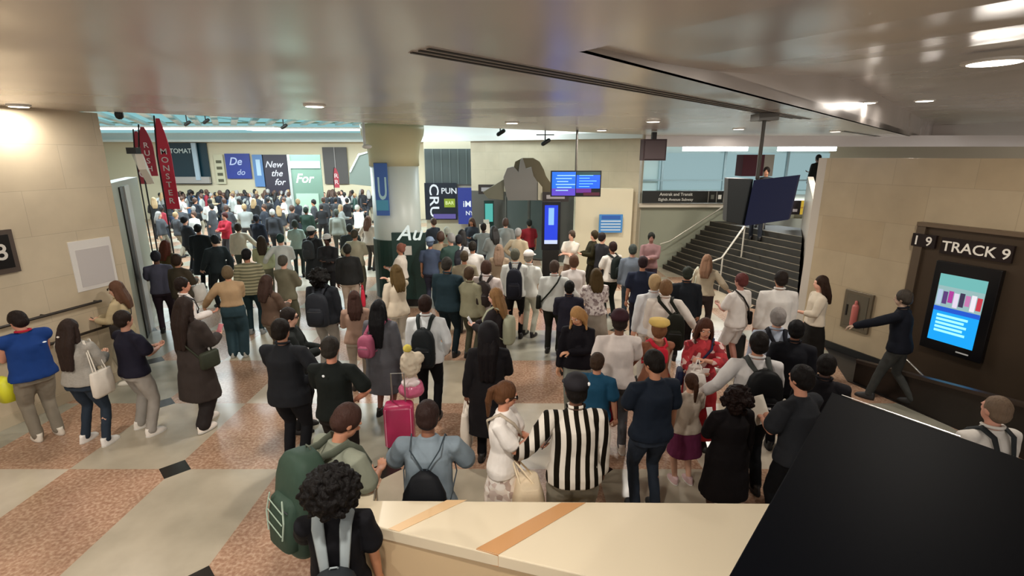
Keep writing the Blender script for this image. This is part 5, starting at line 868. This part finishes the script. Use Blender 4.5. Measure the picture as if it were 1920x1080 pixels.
# ---------------- middle left crowd
ML = [(525, 438, 'in a bright white shirt and grey violet skirt, mid left', 10, 1.76, 'm', 'short', '#2c4540', 'shirt', '#d8dcd8', 'wide', '#6b6575', ('out', 'front')),
 (489, 442, 'in a pale olive top, left of the bright white shirt', 20, 1.7, 'f', 'long', '#3a3026', 'blouse', '#b0b28c', 'pants', '#6a6a58', ('front', 'down')),
 (612, 440, 'in black with a white cap, facing the camera', 175, 1.72, 'm', 'short', '#1a1614', 'jacket', '#2b2b2d', 'pants', '#1e1e20', ('front', 'cross')),
 (650, 457, 'in a dark hooded jacket with a red bag, left of the khaki trousers', 15, 1.72, 'm', 'short', '#2a2a26', 'jacket', '#2a2b2b', 'pants', '#c8b8a8', ('down', 'down')),
 (697, 428, 'in a beige white shirt and khaki trousers, left of the column', -10, 1.78, 'm', 'short', '#4a4438', 'shirt', '#b9b49c', 'pants', '#7c7966', ('hip', 'front')),
 (750, 456, 'in a white blouse in profile in front of the kiosk', 80, 1.68, 'f', 'bun', '#8a5a4c', 'blouse', '#d8cfc2', 'pants', '#5a5648', ('front', 'front')),
 (741, 496, 'with brown hair in a long cream shirt in front of the kiosk', 40, 1.74, 'f', 'long', '#5c4a2c', 'shirt', '#e0d4be', 'pants', '#d4d0c4', ('down', 'high')),
 (670, 384, 'in a white jacket raising an arm, left of the column', -30, 1.74, 'm', 'short', '#b9b8ae', 'jacket', '#dcdedc', 'pants', '#7a7268', ('high', 'down')),
 (630, 392, 'in a grey hooded jacket, far mid left', 10, 1.76, 'm', 'short', '#4c524c', 'jacket', '#8a9088', 'pants', '#4a4f4c', ('down', 'down')),
 (573, 388, 'in a dark green jacket, in front of the glass case', 0, 1.76, 'm', 'short', '#23302a', 'jacket', '#2a3c34', 'pants', '#2c3430', ('front', 'down')),
 (583, 425, 'in a black coat with a grey bag, left of the white cap', -10, 1.8, 'm', 'short', '#2a2b2d', 'coat', '#2e3032', 'pants', '#232426', ('down', 'down')),
 (552, 412, 'in a pale teal top, above the bright white shirt', 15, 1.72, 'f', 'bob', '#3c4440', 'tee', '#9cb0a8', 'pants', '#2e3838', ('front', 'down')),
 (420, 398, 'in a red and white jacket, far left of the crowd', 160, 1.72, 'm', 'short', '#4a2a2a', 'jacket', '#b03040', 'pants', '#4c4a4e', ('cross', 'front')),
 (445, 418, 'in a cream patterned jacket, right of the red and white jacket', 20, 1.72, 'f', 'bob', '#3a342c', 'jacket', '#c8c0ae', 'pants', '#3c4440', ('down', 'out')),
 (310, 450, 'with reddish brown hair and an olive top at the marble corner', -15, 1.72, 'f', 'long', '#5c3024', 'long', '#56492e', 'pants', '#3a2e30', ('down', 'cross')),
 (290, 470, 'in dark clothes with a pale print, nearest the metal jamb', 30, 1.72, 'm', 'short', '#2c2c34', 'tee', '#5e5e72', 'pants', '#3a2e38', ('front', 'down')),
 (330, 476, 'in a dark top with a bright white bag, right of the reddish brown hair', -10, 1.7, 'f', 'bob', '#3a2c24', 'jacket', '#4c4438', 'pants', '#4a4238', ('down', 'front')),
 (370, 420, 'in a long black coat standing under the tall red flag', 5, 1.8, 'm', 'short', '#141618', 'coat', '#1a2024', 'pants', '#16181c', ('down', 'front')),
 (345, 405, 'in a charcoal jacket behind the long black coat', -30, 1.78, 'm', 'short', '#1c1e22', 'jacket', '#2c3036', 'pants', '#22262a', ('front', 'front')),
 (400, 440, 'in a dark slate jacket striding, left of the cream patterned jacket', 60, 1.76, 'm', 'short', '#22262a', 'jacket', '#2c3438', 'pants', '#262c30', ('swing', 'back')),
 (480, 402, 'in a blue black jacket with a white badge, centre of the far left crowd', -10, 1.76, 'm', 'short', '#23262e', 'jacket', '#262c38', 'pants', '#2c2c36', ('front', 'down')),
 (510, 392, 'with white hair and a slate jacket below the plum poster', 5, 1.76, 'm', 'short', '#c4c6c2', 'jacket', '#3c3f44', 'pants', '#33363a', ('down', 'down')),
 (690, 405, 'in a cream jacket with reddish hair just left of the column', -20, 1.74, 'f', 'long', '#6c5044', 'jacket', '#d6ccc0', 'pants', '#4c4844', ('out', 'front')),
 (655, 420, 'in a charcoal hooded top, left of the beige white shirt', 10, 1.76, 'm', 'short', '#3c3f3e', 'jacket', '#43494a', 'pants', '#3a3f3f', ('down', 'front')),
 (530, 478, 'in a mid grey hooded top, just below the violet skirt', -15, 1.7, 'm', 'short', '#4c4840', 'jacket', '#6e6a58', 'pants', '#585848', ('front', 'front')),
 (500, 515, 'with a brown top, between the teal jeans and the black backpack', -25, 1.66, 'f', 'long', '#3c2c26', 'long', '#5c4a3e', 'pants', '#6c6254', ('front', 'front')),
 (663, 545, 'with a red purse and brown hair, above the grey hooded coat', 15, 1.6, 'f', 'long', '#3a2620', 'long', '#a08474', 'pants', '#b0a698', ('front', 'down')),
 (838, 425, 'in a grey shirt right of the column, under the lit shop sign', 10, 1.74, 'm', 'short', '#b0b4a8', 'shirt', '#8a9080', 'pants', '#4a504c', ('down', 'front')),
 (806, 445, 'with a pale blue hat, right of the kiosk', -5, 1.72, 'm', 'short', '#5a6a80', 'tee', '#4c5870', 'pants', '#3a3c4c', ('down', 'front')),
 (870, 470, 'in a grey tee left of the bright white shirt', 12, 1.72, 'm', 'short', '#4a4032', 'tee', '#8c8470', 'pants', '#3c3a34', ('front', 'down')),
 (936, 458, 'with light brown hair and a tan top, by the glass doors', -8, 1.7, 'f', 'long', '#8a7260', 'blouse', '#9c8a74', 'pants', '#3a3434', ('front', 'down')),
 (860, 440, 'in a white top with dark straps under the violet lit sign', 5, 1.74, 'm', 'short', '#2c2c30', 'shirt', '#dcdede', 'pants', '#30303a', ('front', 'down')),
 (906, 418, 'holding up a white paper by the teal totem', 10, 1.74, 'm', 'short', '#26221f', 'tee', '#8c9494', 'pants', '#3c3c48', ('high', 'down')),
 (880, 500, 'in a pale green jacket behind the dark brown coat', -30, 1.7, 'm', 'short', '#4a3a2c', 'jacket', '#8c8a72', 'pants', '#4c4c3e', ('front', 'down'))]
SK = [LT, MD, '#b98468', DK, VD, '#c79880']
for k, (x, y, lb, yw, h, sx, hs, hc, tk, tcx, bk, bc, ar) in enumerate(ML):
    p = P(x, y, 'person '+lb, yw, h, sex=sx, hair=(hs, hc), skin=SK[(k*5) % 6], top=(tk, tcx), bot=(bk, bc), arms=ar, cap=('cap', '#d4d2ce') if 'white cap' in lb else (('cap', '#8ca0bc') if 'blue hat' in lb else None))
    if 'red bag' in lb: tote(p, 'R', 'bright red pink bag in the middle of the left crowd', '#e03850', w=.2, hh=.36)
    if 'grey bag' in lb: backpack(p, 'dark grey backpack on the black coat, left of the white cap', '#3a3c3e')
    if 'bright white bag' in lb: tote(p, 'R', 'bright white bag near the marble corner', '#ece6de', w=.34, hh=.36, d=.12)
    if 'dark straps' in lb: backpack(p, 'dark backpack under the violet lit sign', '#33343c', w=.26, hh=.4)
    if 'red purse' in lb: tote(p, 'L', 'small crimson purse above the grey hooded coat', '#b02838', w=.16, hh=.14)
    if 'white paper' in lb: phone(p, 'L', 'white paper held up by the teal totem', '#e8e0d0', size=(.3, .32), name='paper_sheet', cat='paper')
for q, lb, tc, bc, yw in (((7.25, 14.8, 1.55), 'person with grey trousers high on the stair, head hidden by the hanging display', '#3a3d40', '#6d7378', 150), ((6.85, 14.2, 1.27), 'person in dark clothes high on the stair beside the handrail top', '#1d2022', '#20242c', -20)): build_person(lb, q, yw, 1.72, top=('jacket', tc), bot=('pants', bc), arms=('front', 'down'), legs='step')
# person on the upper floor by the right wall
g = Y_(1527, 343, 17.2); build_person('person in black at the top of the stair beside the right wall', (g.x, g.y, 2.0), 20, 1.62, hair=('short', '#101010'), skin=VD, top=('jacket', '#101412'), bot=('pants', '#141414'), arms=('down', 'front'))
bake()
# ---------------- far crowd: copies of a few built figures, each its own colours and place
rnd = random.Random(21)
protos = []
for k, (sx, hs, tk, bk, ar, lg) in enumerate((('m', 'short', 'jacket', 'pants', ('down', 'front'), 'stand'), ('f', 'long', 'jacket', 'pants', ('front', 'down'), 'step'), ('m', 'short', 'tee', 'pants', ('front', 'front'), 'wide'), ('f', 'bob', 'coat', 'pants', ('down', 'down'), 'stand'), ('m', 'buzz', 'shirt', 'pants', ('hip', 'down'), 'step'))):
    protos.append(build_person('x', (-15+k, 20, 0), 0, 1.72, sex=sx, hair=(hs, BK), top=(tk, '#202020'), bot=(bk, BKC), arms=ar, legs=lg, vox=.024)['t'])
bake()
CN = {'#17191d': 'black', '#232a35': 'navy', '#3c3f44': 'charcoal', '#d8d8d4': 'white', '#8c918e': 'grey', '#9a2f3c': 'red', '#4f4a36': 'olive', '#3e5f86': 'blue', '#b5a58a': 'beige', '#2f4a44': 'dark green'}
CW = ['#17191d']*6+['#232a35']*4+['#3c3f44']*4+['#d8d8d4']*4+['#8c918e']*3+['#9a2f3c', '#4f4a36', '#3e5f86', '#b5a58a', '#2f4a44']
HN = {'#14110f': 'black haired', '#4a3226': 'brown haired', '#a08660': 'fair haired', '#8f8d8a': 'grey haired'}
def zone(x, y):
    a = 'left of the red flag' if x < 292 else 'right of the red flag' if x < 345 else 'under the teal shop' if x < 400 else 'under the blue poster' if x < 470 else 'under the plum poster' if x < 545 else 'at the glass case' if x < 605 else 'under the taupe panel' if x < 655 else 'left of the column' if x < 740 else 'under the shop signs' if x < 900 else 'by the glass doors'
    bb = 'farthest row' if y < 345 else 'back rows' if y < 362 else 'middle rows' if y < 382 else 'nearer rows'
    return a+', '+bb
spots = []; used_first = set()
for y, x0, x1, step in ((331, 306, 640, 15), (337, 300, 690, 16), (344, 312, 690, 17), (352, 290, 690, 19), (361, 300, 690, 21), (371, 285, 660, 24), (384, 300, 650, 30), (398, 292, 400, 36)):
    x = x0+rnd.uniform(0, 8)
    while x < x1: spots.append((x, y+rnd.uniform(-3, 3))); x += step*rnd.uniform(.8, 1.25)
for x in (812, 826, 845, 866, 884, 925, 948, 972): spots.append((x, 418+rnd.uniform(-10, 22)))
for x, y in spots:
    if 545 < x < 606 and y < 352: continue
    h = rnd.uniform(1.6, 1.84); k = rnd.randrange(5); g = G(x, y, h)
    if g.y > 28.3: g = Cv+(g-Cv)*(28.3/g.y); 
    if g.x < -33: continue
    pr = protos[k]; tc = rnd.choice(CW); hc = rnd.choice(list(HN)[:2]*3+list(HN)); bc = rnd.choice(['#17191d', '#262b36', '#3c3f44', '#8a8474', '#2c3a52'])
    kd = {0: 'jacket', 1: 'jacket', 2: 't-shirt', 3: 'coat', 4: 'shirt'}[k]
    if k in used_first: o = pr.copy(); COL.objects.link(o); kids = []
    else: o = pr; used_first.add(k)
    mm = {'body': mat(rnd.choice(SK), .5, 0, 'skin'), 'hair': mat(hc, .6), 'trousers': mat(bc, .8)}
    tm = mat(tc, .8)
    def paint(c):
        c.material_slots[0].link = 'OBJECT'; nm = c.name.split('.')[0]; c.material_slots[0].material = mm.get(nm, tm if nm in ('jacket', 't_shirt', 'coat', 'shirt', 'collar') else c.data.materials[0])
    if o is not pr:
        for c in list(pr.children):
            n_ = c.copy(); COL.objects.link(n_); n_.parent = o; paint(n_)
    else:
        pass
    o.location = (g.x, g.y, 0); o.rotation_euler = (0, 0, math.radians(rnd.choice([rnd.uniform(-40, 40), rnd.uniform(-180, 180)]))); o.scale = (h/1.735,)*3
    o['category'] = 'person'; o['group'] = 'people in the far hall crowd'
    if o is pr: tc0, hc0 = 'black', 'black haired'; o['label'] = '%s person in a %s %s %s' % (hc0, 'dark', kd, zone(x, y))
    else: o['label'] = '%s person in a %s %s %s' % (HN[hc], CN[tc], kd, zone(x, y))
